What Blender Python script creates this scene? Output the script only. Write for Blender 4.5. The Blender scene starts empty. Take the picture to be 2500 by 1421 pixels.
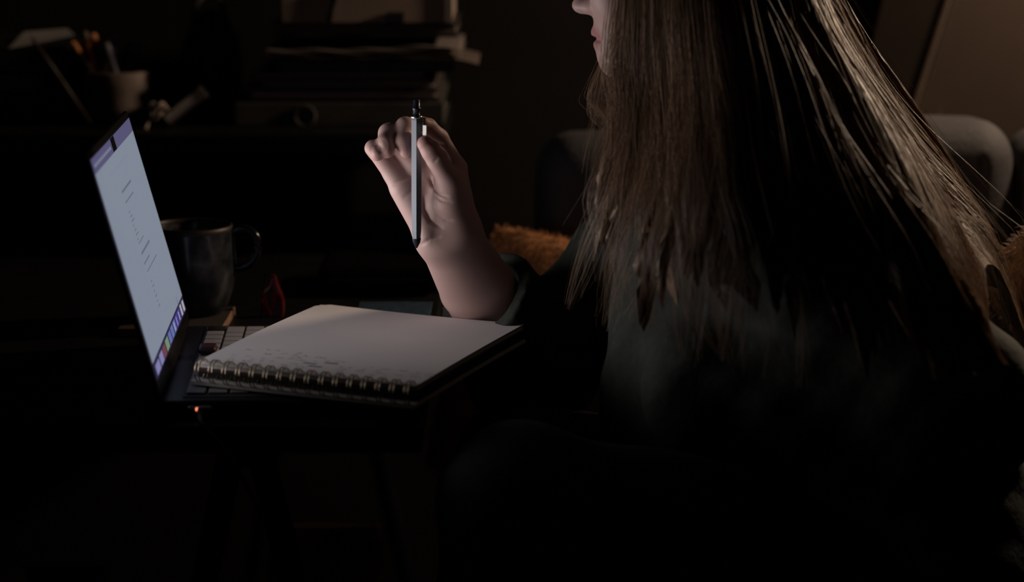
import bpy, bmesh, math, random
import numpy as np
from mathutils import Vector, Matrix
random.seed(7); RNG = np.random.default_rng(7)
S = bpy.context.scene
C = S.collection

# ------------------------------------------------------------------ camera, world, lights, exposure
FPX, CX, CY = 5560.0, 1250.0, 710.5
CAM = Vector((0, 0, 1.23)); PITCH = math.radians(11.0)
cam = bpy.data.cameras.new('camera'); camo = bpy.data.objects.new('camera', cam); C.objects.link(camo)
camo.location = CAM; camo.rotation_euler = (math.pi/2 - PITCH, 0, 0)
cam.sensor_width = 36; cam.lens = FPX/2500*36; cam.clip_start = .05
cam.dof.use_dof = True; cam.dof.focus_distance = 2.17; cam.dof.aperture_fstop = 2.9
S.camera = camo
w = bpy.data.worlds.new('night'); S.world = w; w.use_nodes = True
w.node_tree.nodes['Background'].inputs[0].default_value = (.0, .0, .0, 1)
S.view_settings.view_transform = 'Standard'; S.view_settings.look = 'None'
S.view_settings.exposure = 0.0; S.view_settings.gamma = 1.0; S.view_settings.use_curve_mapping = False
SCREEN_W = .42          # laptop backlight, watts
LAMP_W = 27.0            # floor lamp bulb, watts
LAMP_POS = (.95, 2.70, 1.42)

def Wp(x, y, Y):
    """world point on the plane y=Y that a ray through photo pixel (x, y) meets (used to read sizes off the photo)"""
    dx = (x-CX)/FPX; dy = (CY-y)/FPX
    d = Vector((dx, math.cos(PITCH)+dy*math.sin(PITCH), -math.sin(PITCH)+dy*math.cos(PITCH)))
    return CAM + d*(Y/d.y)

# ------------------------------------------------------------------ helpers
MATS = {}
def mat(name, col, rough=.6, var=.0, scale=40, bump=0, spec=.5, metal=0, sss=0, emit=None, attr=None, coat=0, stretch=None, col2=None):
    m = bpy.data.materials.new(name); m.use_nodes = True; MATS[name] = m
    nt = m.node_tree; b = nt.nodes['Principled BSDF']
    b.inputs['Base Color'].default_value = (*col, 1); b.inputs['Roughness'].default_value = rough
    b.inputs['Specular IOR Level'].default_value = spec; b.inputs['Metallic'].default_value = metal
    if coat: b.inputs['Coat Weight'].default_value = coat
    if sss:
        b.inputs['Subsurface Weight'].default_value = sss
        b.inputs['Subsurface Radius'].default_value = (.9, .35, .2); b.inputs['Subsurface Scale'].default_value = .006
    if emit:
        b.inputs['Emission Color'].default_value = (*emit[:3], 1); b.inputs['Emission Strength'].default_value = emit[3]
    if var or bump:
        tc = nt.nodes.new('ShaderNodeTexCoord'); src = tc.outputs['Object']
        if stretch:
            mp = nt.nodes.new('ShaderNodeMapping'); mp.inputs['Scale'].default_value = stretch
            nt.links.new(src, mp.inputs[0]); src = mp.outputs[0]
        n = nt.nodes.new('ShaderNodeTexNoise'); n.inputs['Scale'].default_value = scale; n.inputs['Detail'].default_value = 5
        nt.links.new(src, n.inputs['Vector'])
        if var:
            r = nt.nodes.new('ShaderNodeValToRGB')
            c2 = col2 if col2 else tuple(min(1, c*(1+var)) for c in col)
            c1 = tuple(c*(1-var) for c in col)
            r.color_ramp.elements[0].position = .35; r.color_ramp.elements[1].position = .65
            r.color_ramp.elements[0].color = (*c1, 1); r.color_ramp.elements[1].color = (*c2, 1)
            nt.links.new(n.outputs['Fac'], r.inputs[0])
            nt.links.new(r.outputs[0], b.inputs['Base Color'])
        if bump:
            bp = nt.nodes.new('ShaderNodeBump'); bp.inputs['Strength'].default_value = bump; bp.inputs['Distance'].default_value = .002
            nt.links.new(n.outputs['Fac'], bp.inputs['Height']); nt.links.new(bp.outputs[0], b.inputs['Normal'])
    if attr:
        a = nt.nodes.new('ShaderNodeAttribute'); a.attribute_name = attr
        nt.links.new(a.outputs['Color'], b.inputs['Base Color'])
    return m

def tag(o, label=None, cat=None, group=None, kind=None):
    if label: o['label'] = label
    if cat: o['category'] = cat
    if group: o['group'] = group
    if kind: o['kind'] = kind
    return o
def put(o, parent=None):
    C.objects.link(o)
    if parent is not None:
        o.parent = parent
        M = Matrix.Identity(4); p = parent
        while p is not None:
            M = p.matrix_basis @ M if p.parent is None else p.matrix_parent_inverse @ p.matrix_basis @ M
            p = p.parent
        o.matrix_parent_inverse = M.inverted()
    return o
def thing(name, label, cat, loc=(0, 0, 0), group=None):
    o = bpy.data.objects.new(name, None); o.location = loc; o.empty_display_size = .02
    put(o); return tag(o, label, cat, group)
def obj(name, me, m, parent=None):
    o = bpy.data.objects.new(name, me)
    if m is not None and not me.materials: me.materials.append(m)
    return put(o, parent)
def mesh_np(name, V, Fq, smooth=True):
    V = np.asarray(V, np.float32); Fq = np.asarray(Fq, np.int32); M, k = Fq.shape
    me = bpy.data.meshes.new(name)
    me.vertices.add(len(V)); me.vertices.foreach_set('co', V.ravel())
    me.loops.add(M*k); me.loops.foreach_set('vertex_index', Fq.ravel())
    me.polygons.add(M); me.polygons.foreach_set('loop_start', np.arange(M, dtype=np.int32)*k)
    me.polygons.foreach_set('use_smooth', np.full(M, smooth))
    me.update(calc_edges=True); return me
def from_bm(name, bm, smooth=False):
    me = bpy.data.meshes.new(name); bm.normal_update(); bm.to_mesh(me); bm.free()
    if smooth: me.polygons.foreach_set('use_smooth', [True]*len(me.polygons))
    return me
def frame(ex, ey, ez, o):
    return Matrix(((ex[0], ey[0], ez[0], o[0]), (ex[1], ey[1], ez[1], o[1]), (ex[2], ey[2], ez[2], o[2]), (0, 0, 0, 1)))
def box_me(name, dims, bev=.002, seg=2, M=None, smooth=False, cuts=0):
    bm = bmesh.new(); bmesh.ops.create_cube(bm, size=1)
    for v in bm.verts: v.co = Vector((v.co[0]*dims[0], v.co[1]*dims[1], v.co[2]*dims[2]))
    if bev: bmesh.ops.bevel(bm, geom=list(bm.edges), offset=min(bev, min(dims)*.49), segments=seg, profile=.5, affect='EDGES')
    if cuts: bmesh.ops.subdivide_edges(bm, edges=list(bm.edges), cuts=cuts, use_grid_fill=True)
    if M is not None: bm.transform(M)
    return from_bm(name, bm, smooth)
def box(name, c, dims, m, parent=None, bev=.002, rot=(0, 0, 0), seg=2):
    from mathutils import Euler
    M = Matrix.Translation(c) @ Euler(rot).to_matrix().to_4x4()
    return obj(name, box_me(name, dims, bev, seg, M), m, parent)
def lathe_me(name, prof, n=40, M=None):
    V = []; F = []
    k = len(prof)
    for i in range(n):
        a = 2*math.pi*i/n
        for r, z in prof: V.append((r*math.cos(a), r*math.sin(a), z))
    for i in range(n):
        j = (i+1) % n
        for q in range(k-1): F.append((i*k+q, j*k+q, j*k+q+1, i*k+q+1))
    V = np.array(V, float)
    if M is not None: V = V @ np.array(M.to_3x3()).T + np.array(M.translation)
    return mesh_np(name, V, F)
def spline(P, n):
    """Catmull-Rom through the points, n samples"""
    P = np.asarray(P, float); k = len(P)
    Q = np.vstack([2*P[0]-P[1], P, 2*P[-1]-P[-2]])
    u = np.linspace(0, k-1, n); i = np.minimum(u.astype(int), k-2); f = (u-i)[:, None]
    a, b, c, d = Q[i], Q[i+1], Q[i+2], Q[i+3]
    return .5*(2*b+(c-a)*f+(2*a-5*b+4*c-d)*f**2+(3*b-a-3*c+d)*f**3)
def tube_me(name, P, r, n=8, closed=False, cap=True):
    P = np.asarray(P, float); k = len(P); r = np.broadcast_to(np.asarray(r, float), (k,))
    if closed: T = np.roll(P, -1, 0)-np.roll(P, 1, 0)
    else: T = np.gradient(P, axis=0)
    T /= np.linalg.norm(T, axis=1)[:, None]+1e-12
    up = np.array([0, 0, 1.]) if abs(T[:, 2]).mean() < .8 else np.array([1., 0, 0])
    A = np.cross(T, up); A /= np.linalg.norm(A, axis=1)[:, None]+1e-12; B = np.cross(T, A)
    V = []
    for j in range(n):
        a = 2*math.pi*j/n; V.append(P+(A*math.cos(a)+B*math.sin(a))*r[:, None])
    V = np.stack(V, 1).reshape(-1, 3); F = []
    for i in range(k if closed else k-1):
        for j in range(n): F.append((i*n+j, i*n+(j+1) % n, ((i+1) % k)*n+(j+1) % n, ((i+1) % k)*n+j))
    V = list(map(tuple, V))
    if cap and not closed:
        for i in (0, k-1):
            V.append(tuple(P[i])); c = len(V)-1
            for j in range(0, n, 2): F.append((c, i*n+j, i*n+(j+1) % n, i*n+(j+2) % n))
    return mesh_np(name, V, F)
def strands_me(name, P, rad, sides=3):
    """P (N, K, 3) strand points, rad (N, K): one mesh of thin tapered strands"""
    N, K, _ = P.shape
    T = np.gradient(P, axis=1); T /= np.linalg.norm(T, axis=2, keepdims=True)+1e-9
    rv = RNG.normal(size=(N, 1, 3)); A = np.cross(T, rv); A /= np.linalg.norm(A, axis=2, keepdims=True)+1e-9
    B = np.cross(T, A); V = []
    for j in range(sides):
        a = 2*math.pi*j/sides; V.append(P+(A*math.cos(a)+B*math.sin(a))*rad[..., None])
    V = np.stack(V, 2).reshape(-1, 3)
    n = np.arange(N)[:, None, None]*K*sides; i = np.arange(K-1)[None, :, None]*sides; j = np.arange(sides)[None, None, :]; j2 = (j+1) % sides
    F = np.stack([n+i+j, n+i+j2, n+i+sides+j2, n+i+sides+j], -1).reshape(-1, 4)
    return mesh_np(name, V, F)

# distance-field modelling for bodies and soft things
class Grid:
    def __init__(s, lo, hi, h):
        s.lo = np.array(lo, float); s.h = h
        n = np.ceil((np.array(hi)-s.lo)/h).astype(int)+1
        ax = [(s.lo[i]+np.arange(n[i])*h).astype(np.float32) for i in range(3)]
        s.X, s.Y, s.Z = ax[0][:, None, None], ax[1][None, :, None], ax[2][None, None, :]
        s.n = n
    def cone(s, a, b, ra, rb):
        ba = np.array(b, np.float32)-np.array(a, np.float32); L = float(ba@ba)+1e-9
        px, py, pz = s.X-np.float32(a[0]), s.Y-np.float32(a[1]), s.Z-np.float32(a[2])
        t = np.clip((px*ba[0]+py*ba[1]+pz*ba[2])/L, 0, 1).astype(np.float32)
        return np.sqrt((px-t*ba[0])**2+(py-t*ba[1])**2+(pz-t*ba[2])**2)-(ra+(rb-ra)*t).astype(np.float32)
    def ell(s, c, r):
        q = np.sqrt(((s.X-c[0])/r[0])**2+((s.Y-c[1])/r[1])**2+((s.Z-c[2])/r[2])**2)
        return ((q-1)*min(r)).astype(np.float32)
    def plane(s, p, n):
        n = Vector(n).normalized()
        return ((s.X-p[0])*n[0]+(s.Y-p[1])*n[1]+(s.Z-p[2])*n[2]).astype(np.float32)
    def waves(s, amp, freq, seed):
        r = np.random.default_rng(seed); d = 0
        for q in range(5):
            k = r.normal(size=3); k *= freq*(.6+.9*r.random())/np.linalg.norm(k); ph = r.random()*6.28
            d = d+np.sin(k[0]*s.X+k[1]*s.Y+k[2]*s.Z+ph)
        return (amp*d/2.2).astype(np.float32)
def smin(a, b, k):
    h = np.clip(.5+.5*(b-a)/k, 0, 1); return b+(a-b)*h-k*h*(1-h)
def smax(a, b, k): return -smin(-a, -b, k)
def surface(g, D):
    D = np.ascontiguousarray(np.broadcast_to(D, tuple(g.n))).astype(np.float32)
    ins = D < 0; c = [(i, j, k) for i in (0, 1) for j in (0, 1) for k in (0, 1)]
    nx, ny, nz = [v-1 for v in g.n]
    sl = lambda A, o: A[o[0]:o[0]+nx, o[1]:o[1]+ny, o[2]:o[2]+nz]
    cnt = sum(sl(ins, o).astype(np.int8) for o in c)
    act = (cnt > 0) & (cnt < 8); ids = np.full(act.shape, -1, np.int32); I = np.argwhere(act); ids[act] = np.arange(len(I))
    vals = np.stack([sl(D, o)[act] for o in c], 1); co = np.array(c, float)
    acc = np.zeros((len(I), 3)); num = np.zeros(len(I))
    for a in range(8):
        for b in range(a+1, 8):
            if abs(co[a]-co[b]).sum() != 1: continue
            va, vb = vals[:, a], vals[:, b]; m = (va < 0) != (vb < 0)
            t = np.where(m, va/(va-vb+1e-12), 0)
            acc += np.where(m[:, None], co[a]+(co[b]-co[a])*t[:, None], 0); num += m
    V = g.lo+(I+acc/num[:, None])*g.h; F = []
    for ax in range(3):
        o1 = [slice(1, -1)]*3; o1[ax] = slice(0, -1); o2 = [slice(1, -1)]*3; o2[ax] = slice(1, None)
        A, B = ins[tuple(o1)], ins[tuple(o2)]; E = np.argwhere(A != B)
        if not len(E): continue
        s = A[A != B]; base = E.copy(); u, v = (ax+1) % 3, (ax+2) % 3
        base[:, u] += 1; base[:, v] += 1
        q = []
        for du, dv in ((-1, -1), (0, -1), (0, 0), (-1, 0)):
            e = base.copy(); e[:, u] += du; e[:, v] += dv; q.append(ids[e[:, 0], e[:, 1], e[:, 2]])
        q = np.stack(q, 1); q[~s] = q[~s][:, ::-1]; F.append(q)
    F = np.vstack(F); F = F[(F >= 0).all(1)]
    return V, F

# ------------------------------------------------------------------ materials
mat('wall_paint', (.0135, .0118, .0112), .95, .12, 3, .15, spec=.08)
mat('side_paint', (.03, .024, .02), .9, .1, 3, .1)
mat('floor_wood', (.05, .03, .02), .6, .3, 6, .1, stretch=(1, 12, 1))
mat('desk_black', (.006, .005, .005), .5, .3, 30, .1, spec=.25)
mat('black_metal', (.012, .012, .015), .35, metal=.6)
mat('laptop_dark', (.022, .022, .032), .38, metal=.35)
mat('laptop_bezel', (.003, .003, .004), .3)
mat('key_grey', (.30, .28, .265), .55, .05, 200)
mat('key_well', (.05, .05, .055), .6)
mat('paper_white', (.74, .70, .69), .85, .02, 14)
mat('paper_edge', (.55, .51, .48), .9, .15, 300, stretch=(1, 1, 12))
mat('cover_red', (.032, .005, .008), .5)
mat('cover_black', (.014, .013, .013), .5, .2, 60, .2)
mat('case_black', (.003, .003, .003), .95, spec=.02)
mat('cover_blue', (.018, .042, .068), .65, .35, 120, .4)
mat('ring_gold', (.5, .42, .28), .38, metal=1)
mat('ink', (.26, .25, .30), .9)
mat('mug_glaze', (.018, .027, .042), .24, .5, 60, .2, coat=.2, col2=(.05, .052, .058))
mat('mug_rim', (.022, .012, .007), .5)
mat('coaster_shade', (.03, .02, .015), .9, .3, 200)  # dark colour stands in for the mug's shadow on the coaster
mat('mug_handle', (.007, .007, .009), .18, .4, 55, spec=.3)
mat('wood_pale', (.34, .2, .125), .6, .25, 30, .1, stretch=(1, 8, 1))
mat('red_plastic', (.17, .008, .012), .16, coat=.5)
mat('pen_barrel', (.19, .23, .28), .35)
mat('pen_dark', (.015, .018, .03), .3)
mat('silver', (.75, .72, .70), .25, metal=1)
mat('clip_glint', (.8, .78, .74), .4)  # whitish colour paints the screen's reflection on the silver clip
mat('skin', (.5, .33, .29), .5, sss=.05, attr='Col', spec=.35)
mat('nail', (.56, .38, .35), .35, sss=.05)
mat('hair', (.31, .195, .12), .42, .25, 40, spec=.6, stretch=(6, 6, .8))
mat('jacket_green', (.0135, .0180, .0120), .85, .35, 90, .5)
mat('trousers', (.018, .020, .028), .8, .2, 120, .4)
mat('chair_fabric', (.030, .027, .029), .8, .12, 180, .35)
mat('fur_orange', (.40, .17, .06), .7, .3, 60)
mat('fur_beige', (.40, .30, .235), .75, .3, 60)
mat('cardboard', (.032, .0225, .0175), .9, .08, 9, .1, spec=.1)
mat('file_grey', (.055, .048, .045), .7, .3, 20)
mat('paper_brown', (.13, .095, .08), .85, .2, 25)
mat('paper_grey', (.22, .18, .165), .85, .1, 25)
mat('box_tan', (.36, .27, .225), .8, .1, 14)
mat('stoneware', (.13, .11, .10), .7, .5, 28, .3, col2=(.24, .17, .145))
mat('bag_brown', (.36, .21, .17), .85, .25, 12, .2)
mat('lamp_shade', (.6, .45, .3), .8)
mat('bulb', (1, .8, .6), .5, emit=(1, .72, .45, 4))
mat('led_orange', (.9, .2, .05), .4, emit=(1.0, .25, .12, 2.2))
mat('plug_metal', (.5, .5, .52), .35, metal=.7)
mat('cable_dark', (.07, .05, .045), .7)
def emis(n, c, k=1.0):
    m = mat(n, (.003, .003, .003), .5, spec=.1, emit=(*c, k)); return m
lin = lambda r, g, b: tuple((v/255/12.92 if v/255 <= .04045 else ((v/255+.055)/1.055)**2.4) for v in (r, g, b))
emis('screen_page', lin(124, 132, 147)); emis('screen_menu', lin(82, 79, 112)); emis('screen_desktop', lin(40, 38, 66))
emis('screen_text', lin(98, 101, 117)); emis('screen_faint', lin(121, 128, 144))
for n, c in dict(white=(165, 160, 172), violet=(72, 66, 142), blue=(92, 104, 158), green=(112, 132, 108), red=(112, 64, 66), pale=(125, 122, 165)).items():
    emis('icon_'+n, lin(*c))
M = MATS

# ------------------------------------------------------------------ the room
def struct(name, c, dims, m): return tag(box(name, c, dims, m, bev=0), kind='structure')
struct('floor', (0, 1.15, -.02), (3.4, 4.0, .04), M['floor_wood'])
struct('ceiling', (0, 1.15, 2.52), (3.4, 4.0, .04), M['side_paint'])
struct('wall_back', (0, 3.14, 1.25), (3.4, .08, 2.5), M['wall_paint'])
struct('wall_left', (-1.70, 1.15, 1.25), (.08, 4.0, 2.5), M['side_paint'])
struct('wall_right', (1.70, 1.15, 1.25), (.08, 4.0, 2.5), M['side_paint'])
struct('wall_front', (0, -.84, 1.25), (3.4, .08, 2.5), M['side_paint'])
struct('baseboard_back', (0, 3.092, .05), (3.3, .016, .1), M['side_paint'])

# ------------------------------------------------------------------ desk on trestles, riser shelf
DZ = .742
desk = thing('desk', 'black desk top on dark trestles carrying the open laptop', 'desk', (-.65, 2.45, 0))
DX0, DX1, DY0, DY1 = -1.55, -.078, 1.903, 3.07
box('desk_top', ((DX0+DX1)/2, (DY0+DY1)/2, DZ-.0125), (DX1-DX0, DY1-DY0, .025), M['desk_black'], desk, .003)
for tx in (-.245, -1.3):
    box('trestle_beam', (tx, 2.48, DZ-.043), (.04, 1.0, .035), M['black_metal'], desk, .004)
    for ty in (2.03, 2.93):
        for s in (-1, 1):
            obj('trestle_leg', tube_me('trestle_leg', [(tx+s*.012, ty, DZ-.05), (tx+s*.085, ty, .36), (tx+s*.155, ty, .003)], .013, 10), M['black_metal'], desk)
RZ = .893
riser = thing('riser_shelf', 'long black riser shelf along the wall at the back of the desk', 'shelf', (-.8, 2.88, DZ))
RX1 = Wp(1085, 330, 2.72).x
box('shelf_board', ((-1.55+RX1)/2, 2.895, RZ-.0125), (RX1+1.55, .35, .025), M['desk_black'], riser, .003)
for x in (RX1-.03, -.85, -1.5):
    box('shelf_support', (x, 2.9, (DZ+RZ-.025)/2), (.022, .32, RZ-.025-DZ-.0006), M['desk_black'], riser, .002)

# ------------------------------------------------------------------ laptop
BN = Wp(386, 928, 1.93); BF = Wp(455.7, 757, 2.24)       # display lower corners
ey = Vector((BF.x-BN.x, BF.y-BN.y, 0)); DW = ey.length; ey.normalize(); ex = Vector((ey.y, -ey.x, 0)); ez = Vector((0, 0, 1))
TN = Wp(224, 389, 1.93)
lean = math.atan2(BN.x-TN.x, TN.z-BN.z); DH = math.hypot(BN.x-TN.x, TN.z-BN.z)
DECK = DZ+.017
hinge = Vector((BN.x, BN.y, DECK))
laptop = thing('laptop', 'open dark laptop with its screen lit, notebook across its keyboard', 'laptop', (BN.x, BN.y, DZ))
Lf = lambda a, b, c: hinge+ex*a+ey*b+ez*c
bm_ = frame(ex, ey, ez, Lf(.098, DW/2, -.0085))
obj('base', box_me('base', (.222, DW+.012, .0150), .004, 3, bm_), M['laptop_dark'], laptop)
kb = obj('keyboard', box_me('keyboard', (.118, DW-.014, .0012), .0005, 1, frame(ex, ey, ez, Lf(.079, DW/2, -.0008))), M['key_well'], laptop)
key_me = box_me('key', (.0172, .0168, .0016), .0012, 2)
wide_me = {}
pit = (DW-.028)/14.5
def key(a, b, wdt, dark=False):
    k_ = round(wdt, 4), dark
    if k_ not in wide_me:
        me = box_me('key', (.0170, wdt, .0018), .0014, 2); me.materials.append(M['laptop_bezel' if dark else 'key_grey']); wide_me[k_] = me
    o = bpy.data.objects.new('key', wide_me[k_]); o.matrix_basis = frame(ex, ey, ez, Lf(a, b, .0010)); put(o, kb)
rows = [[1.5]+[1]*12+[1], [1]*13+[1.5], [1.5]+[1]*13, [1.75]+[1]*11+[1.75], [2.25]+[1]*10+[2.25], [1, 1, 1, 1.25, 5, 1.25, 1, 1, 1, 1]]
for r, row in enumerate(rows):
    b = .014
    for i, u in enumerate(row):
        wd = u*pit-.0026
        key(.031+r*.0192, b+u*pit/2, wd, dark=(r == 0 and i == len(row)-1)); b += u*pit
obj('touchpad', box_me('touchpad', (.052, .13, .0006), .0002, 1, frame(ex, ey, ez, Lf(.170, DW/2, -.0006))), M['laptop_bezel'], laptop)
# lid
n_s = Vector((ex.x*math.cos(lean), ex.y*math.cos(lean), math.sin(lean)))           # out of the screen
u_s = Vector((-ex.x*math.sin(lean), -ex.y*math.sin(lean), math.cos(lean)))         # up the screen
def scr(s, t, off=0): return Vector(BN)+ey*(s*DW)+u_s*((1-t)*DH)+n_s*off
mid = scr(.5, .5, -.0032)-u_s*.0035
obj('lid', box_me('lid', (DW+.012, DH+.021, .0046), .0016, 2, frame(ey, u_s, n_s, mid)), M['laptop_bezel'], laptop)
obj('hinge', tube_me('hinge', [Lf(-.004, .03, -.002), Lf(-.004, DW-.03, -.002)], .006, 10), M['laptop_bezel'], laptop)
def srect(name, s0, s1, t0, t1, off, m, parent):
    V = [scr(s0, t1, off), scr(s1, t1, off), scr(s1, t0, off), scr(s0, t0, off)]
    return obj(name, mesh_np(name, [tuple(v) for v in V], [(0, 1, 2, 3)], False), M[m], parent)
disp = srect('display', 0, 1, 0, 1, -.0006, 'screen_desktop', laptop)
srect('document_window', 0, 1, .066, .925, -.0004, 'screen_page', disp)
srect('menu_bar', 0, 1, 0, .066, -.0004, 'screen_menu', disp)
srect('camera_notch', .455, .545, 0, .064, -.0002, 'laptop_bezel', disp)
def rects(name, L, m):
    V = []; F = []
    for s0, s1, t0, t1 in L:
        i = len(V); V += [tuple(scr(*q, -.0002)) for q in ((s0, t1), (s1, t1), (s1, t0), (s0, t0))]; F.append((i, i+1, i+2, i+3))
    return obj(name, mesh_np(name, V, F, False), M[m], disp)
T = [(.38, .63, .232, .243), (.39, .61, .286, .293), (.40, .58, .531, .543), (.58, .64, .531, .543), (.39, .55, .580, .588), (.41, .70, .622, .628), (.41, .55, .486, .492),
     (.84, .852, .885, .925)]
for i in range(7): T.append((.40, .43+.02*(i % 3), .335+i*.022, .341+i*.022))
for i in range(6): T.append((.42, .45+.02*(i % 2), .675+i*.024, .681+i*.024))
rects('screen_text', T, 'screen_text')['kind'] = 'stuff'
T = [(.22, .72, .125, .133), (.76, .79, .11, .12), (.28, .31, .175, .187), (.92, .94, .14, .15), (.72, .724, .18, .62), (.44, .62, .845, .852), (.3, .42, .80, .806)]
for i in range(16): T.append((.08+.02*(i % 4), .15+.03*(i % 3), .36+i*.034, .366+i*.034))
for i in range(5): T.append((.24, .40+.05*(i % 2), .80+i*.021, .805+i*.021))
for i in range(9): T.append((.03+.045*i, .06+.045*i, .028, .042))
rects('screen_faint_text', T, 'screen_faint')['kind'] = 'stuff'
for s0, s1, t0, c in [(.93, .975, .94, 'white'), (.86, .90, .937, 'white'), (.76, .83, .938, 'violet'), (.68, .745, .938, 'violet'), (.60, .665, .938, 'blue'), (.52, .585, .938, 'blue'),
                     (.44, .505, .94, 'blue'), (.34, .42, .94, 'green'), (.25, .32, .942, 'red'), (.15, .235, .942, 'pale'), (.03, .13, .945, 'pale')]:
    srect('app_icon', s0, s1, t0, .990, -.0002, 'icon_'+c, disp)
for s0, s1 in ((.785, .80), (.705, .715), (.62, .635)):
    srect('app_icon', s0, s1, .945, .985, -.0001, 'icon_white', disp)
# the backlight: light leaves the panel mostly straight out of it
L = bpy.data.lights.new('screen_backlight', 'AREA'); L.shape = 'RECTANGLE'; L.size = DW*.97; L.size_y = DH*.95
L.energy = SCREEN_W; L.color = (1.0, .92, .91); L.spread = math.radians(106)
lo = bpy.data.objects.new('screen_backlight', L)
lo.matrix_basis = frame(ey, -u_s, -n_s, scr(.5, .5, .0006)); put(lo, laptop)
# charger
ch = thing('charger_cable', 'magnetic charger plug with orange light in laptop side, cable hanging down', 'charger', Lf(.047, -.01, -.0085))
pc = Lf(.036, -.0095, -.0066)
obj('plug', box_me('plug', (.021, .006, .0042), .0018, 3, frame(ex, ey, ez, pc)), M['plug_metal'], ch)
obj('status_light', box_me('status_light', (.0042, .001, .0030), .0008, 2, frame(ex, ey, ez, pc-ey*.0033-ex*.001)), M['led_orange'], ch)
cp = [pc-ey*.003, pc-ey*.014+Vector((.001, 0, -.004)), Wp(497, 1040, 1.885), Wp(560, 1115, 1.875), Wp(612, 1205, 1.875), Wp(662, 1295, 1.88), Wp(715, 1421, 1.89), Wp(740, 1600, 1.9), Vector((-.30, 1.98, .02)), Vector((-.36, 2.12, .004))]
obj('cable', tube_me('cable', spline([tuple(p) for p in cp], 60), .0021, 8), M['cable_dark'], ch)

# ------------------------------------------------------------------ spiral notebook on the laptop
def onz(x, y, z):
    dx = (x-CX)/FPX; dy = (CY-y)/FPX
    d = Vector((dx, math.cos(PITCH)+dy*math.sin(PITCH), -math.sin(PITCH)+dy*math.cos(PITCH)))
    return CAM+d*((z-CAM.z)/d.z)
nA, nB, nC, nD = onz(478, 884, .7815), onz(1016, 942, .7775), onz(783, 741, .7815), onz(1280, 791, .7775)
def nb(u, v, dz=0):
    p = (nA*(1-u)+nB*u)*(1-v)+(nC*(1-u)+nD*u)*v
    z = .0016*math.sin(math.pi*v)*(1-.5*u)-.0012*math.sin(math.pi*u)*v
    return p+Vector((0, 0, z+dz))
book = thing('spiral_notebook', 'open white spiral notebook with gold rings lying across the laptop', 'notebook', (nb(.5, .5).x, nb(.5, .5).y, DECK+.004))
def slab(name, u0, u1, v0, v1, z0, z1, m, parent, n=14, cut=0):
    V = []; F = []
    for k in range(n+1):
        for i in range(n+1):
            u, v = u0+(u1-u0)*i/n, v0+(v1-v0)*k/n
            if cut:   # clipped far-left corner of the leaf
                d = cut-(u+(1-v)); 
                if d > 0: u += d*.5; v -= d*.5
            V += [tuple(nb(u, v, z1)), tuple(nb(u, v, z0))]
    q = lambda i, k, s: 2*(k*(n+1)+i)+s
    for k in range(n):
        for i in range(n):
            F += [(q(i, k, 0), q(i+1, k, 0), q(i+1, k+1, 0), q(i, k+1, 0)), (q(i, k, 1), q(i, k+1, 1), q(i+1, k+1, 1), q(i+1, k, 1))]
    for i in range(n):
        F += [(q(i, 0, 0), q(i, 0, 1), q(i+1, 0, 1), q(i+1, 0, 0)), (q(i, n, 0), q(i+1, n, 0), q(i+1, n, 1), q(i, n, 1)),
              (q(0, i, 0), q(0, i+1, 0), q(0, i+1, 1), q(0, i, 1)), (q(n, i, 0), q(n, i, 1), q(n, i+1, 1), q(n, i+1, 0))]
    return obj(name, mesh_np(name, V, F, False), m, parent)
page = slab('top_page', 0, 1, 0, 1, -.0006, 0, M['paper_white'], book, 20, .045)
slab('page_block', 0.004, .996, .012, .995, -.0052, -.0008, M['paper_edge'], book)
slab('cover', -.008, 1.012, -.004, 1.012, -.0080, -.0054, M['cover_red'], book)
slab('back_cover', -.004, 1.0, .02, 1.012, -.0148, -.0082, M['cover_black'], book)
slab('folded_pages', -.010, 1.006, -.030, 1.0, -.0182, -.0150, M['paper_edge'], book)
udir = (nB-nA).normalized(); vdir = (nC-nA).normalized()
ring_me = None
for i in range(16):
    u = .030+.945*i/15
    c = nb(u, -.010, -.0062); R = .0104
    if ring_me is None:
        parts = []
        bmr = bmesh.new()
        for s in (-1, 1):
            pts = [(s*.0017+.0012*math.sin(a/2), R*math.cos(a), R*math.sin(a)) for a in np.linspace(0, 2*math.pi, 22, endpoint=False)]
            t_ = tube_me('t', pts, .0007, 6, True); bmr.from_mesh(t_); bpy.data.meshes.remove(t_)
        ring_me = from_bm('binding_ring', bmr, True); ring_me.materials.append(M['ring_gold'])
    o = bpy.data.objects.new('binding_ring', ring_me)
    yb = Vector((-udir.y, udir.x, 0)).normalized()
    o.matrix_basis = frame(udir, yb, Vector((0, 0, 1)), c); put(o, book)
# handwriting: short ink strokes in a few lines near the binding
V = []; F = []
def stroke(p, q, wd):
    d = (q-p); n_ = Vector((-d.y, d.x, 0)).normalized()*wd; i = len(V)
    V.extend([tuple(p-n_), tuple(p+n_), tuple(q+n_), tuple(q-n_)]); F.append((i, i+1, i+2, i+3))
for r in range(7):
    v = .075+r*.028; u = .06+.03*random.random()
    end = .97-.08*r*(r > 3)
    while u < end:
        wl = random.uniform(.012, .05)
        if random.random() < .62:
            k = int(wl/.0045)+2; P = [nb(u+wl*j/k, v+random.uniform(-.007, .007), .0002) for j in range(k+1)]
            for a, b in zip(P[:-1], P[1:]): stroke(a, b, .00028)
        u += wl+random.uniform(.01, .05)
for u0, v0 in ((.42, .13), (.50, .16), (.46, .10)):
    for j in range(14): stroke(nb(u0+.004*j, v0-.006, .0002), nb(u0+.004*j+.004, v0+.007, .0002), .0006)
obj('handwriting', mesh_np('handwriting', V, F, False), M['ink'], book)

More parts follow.
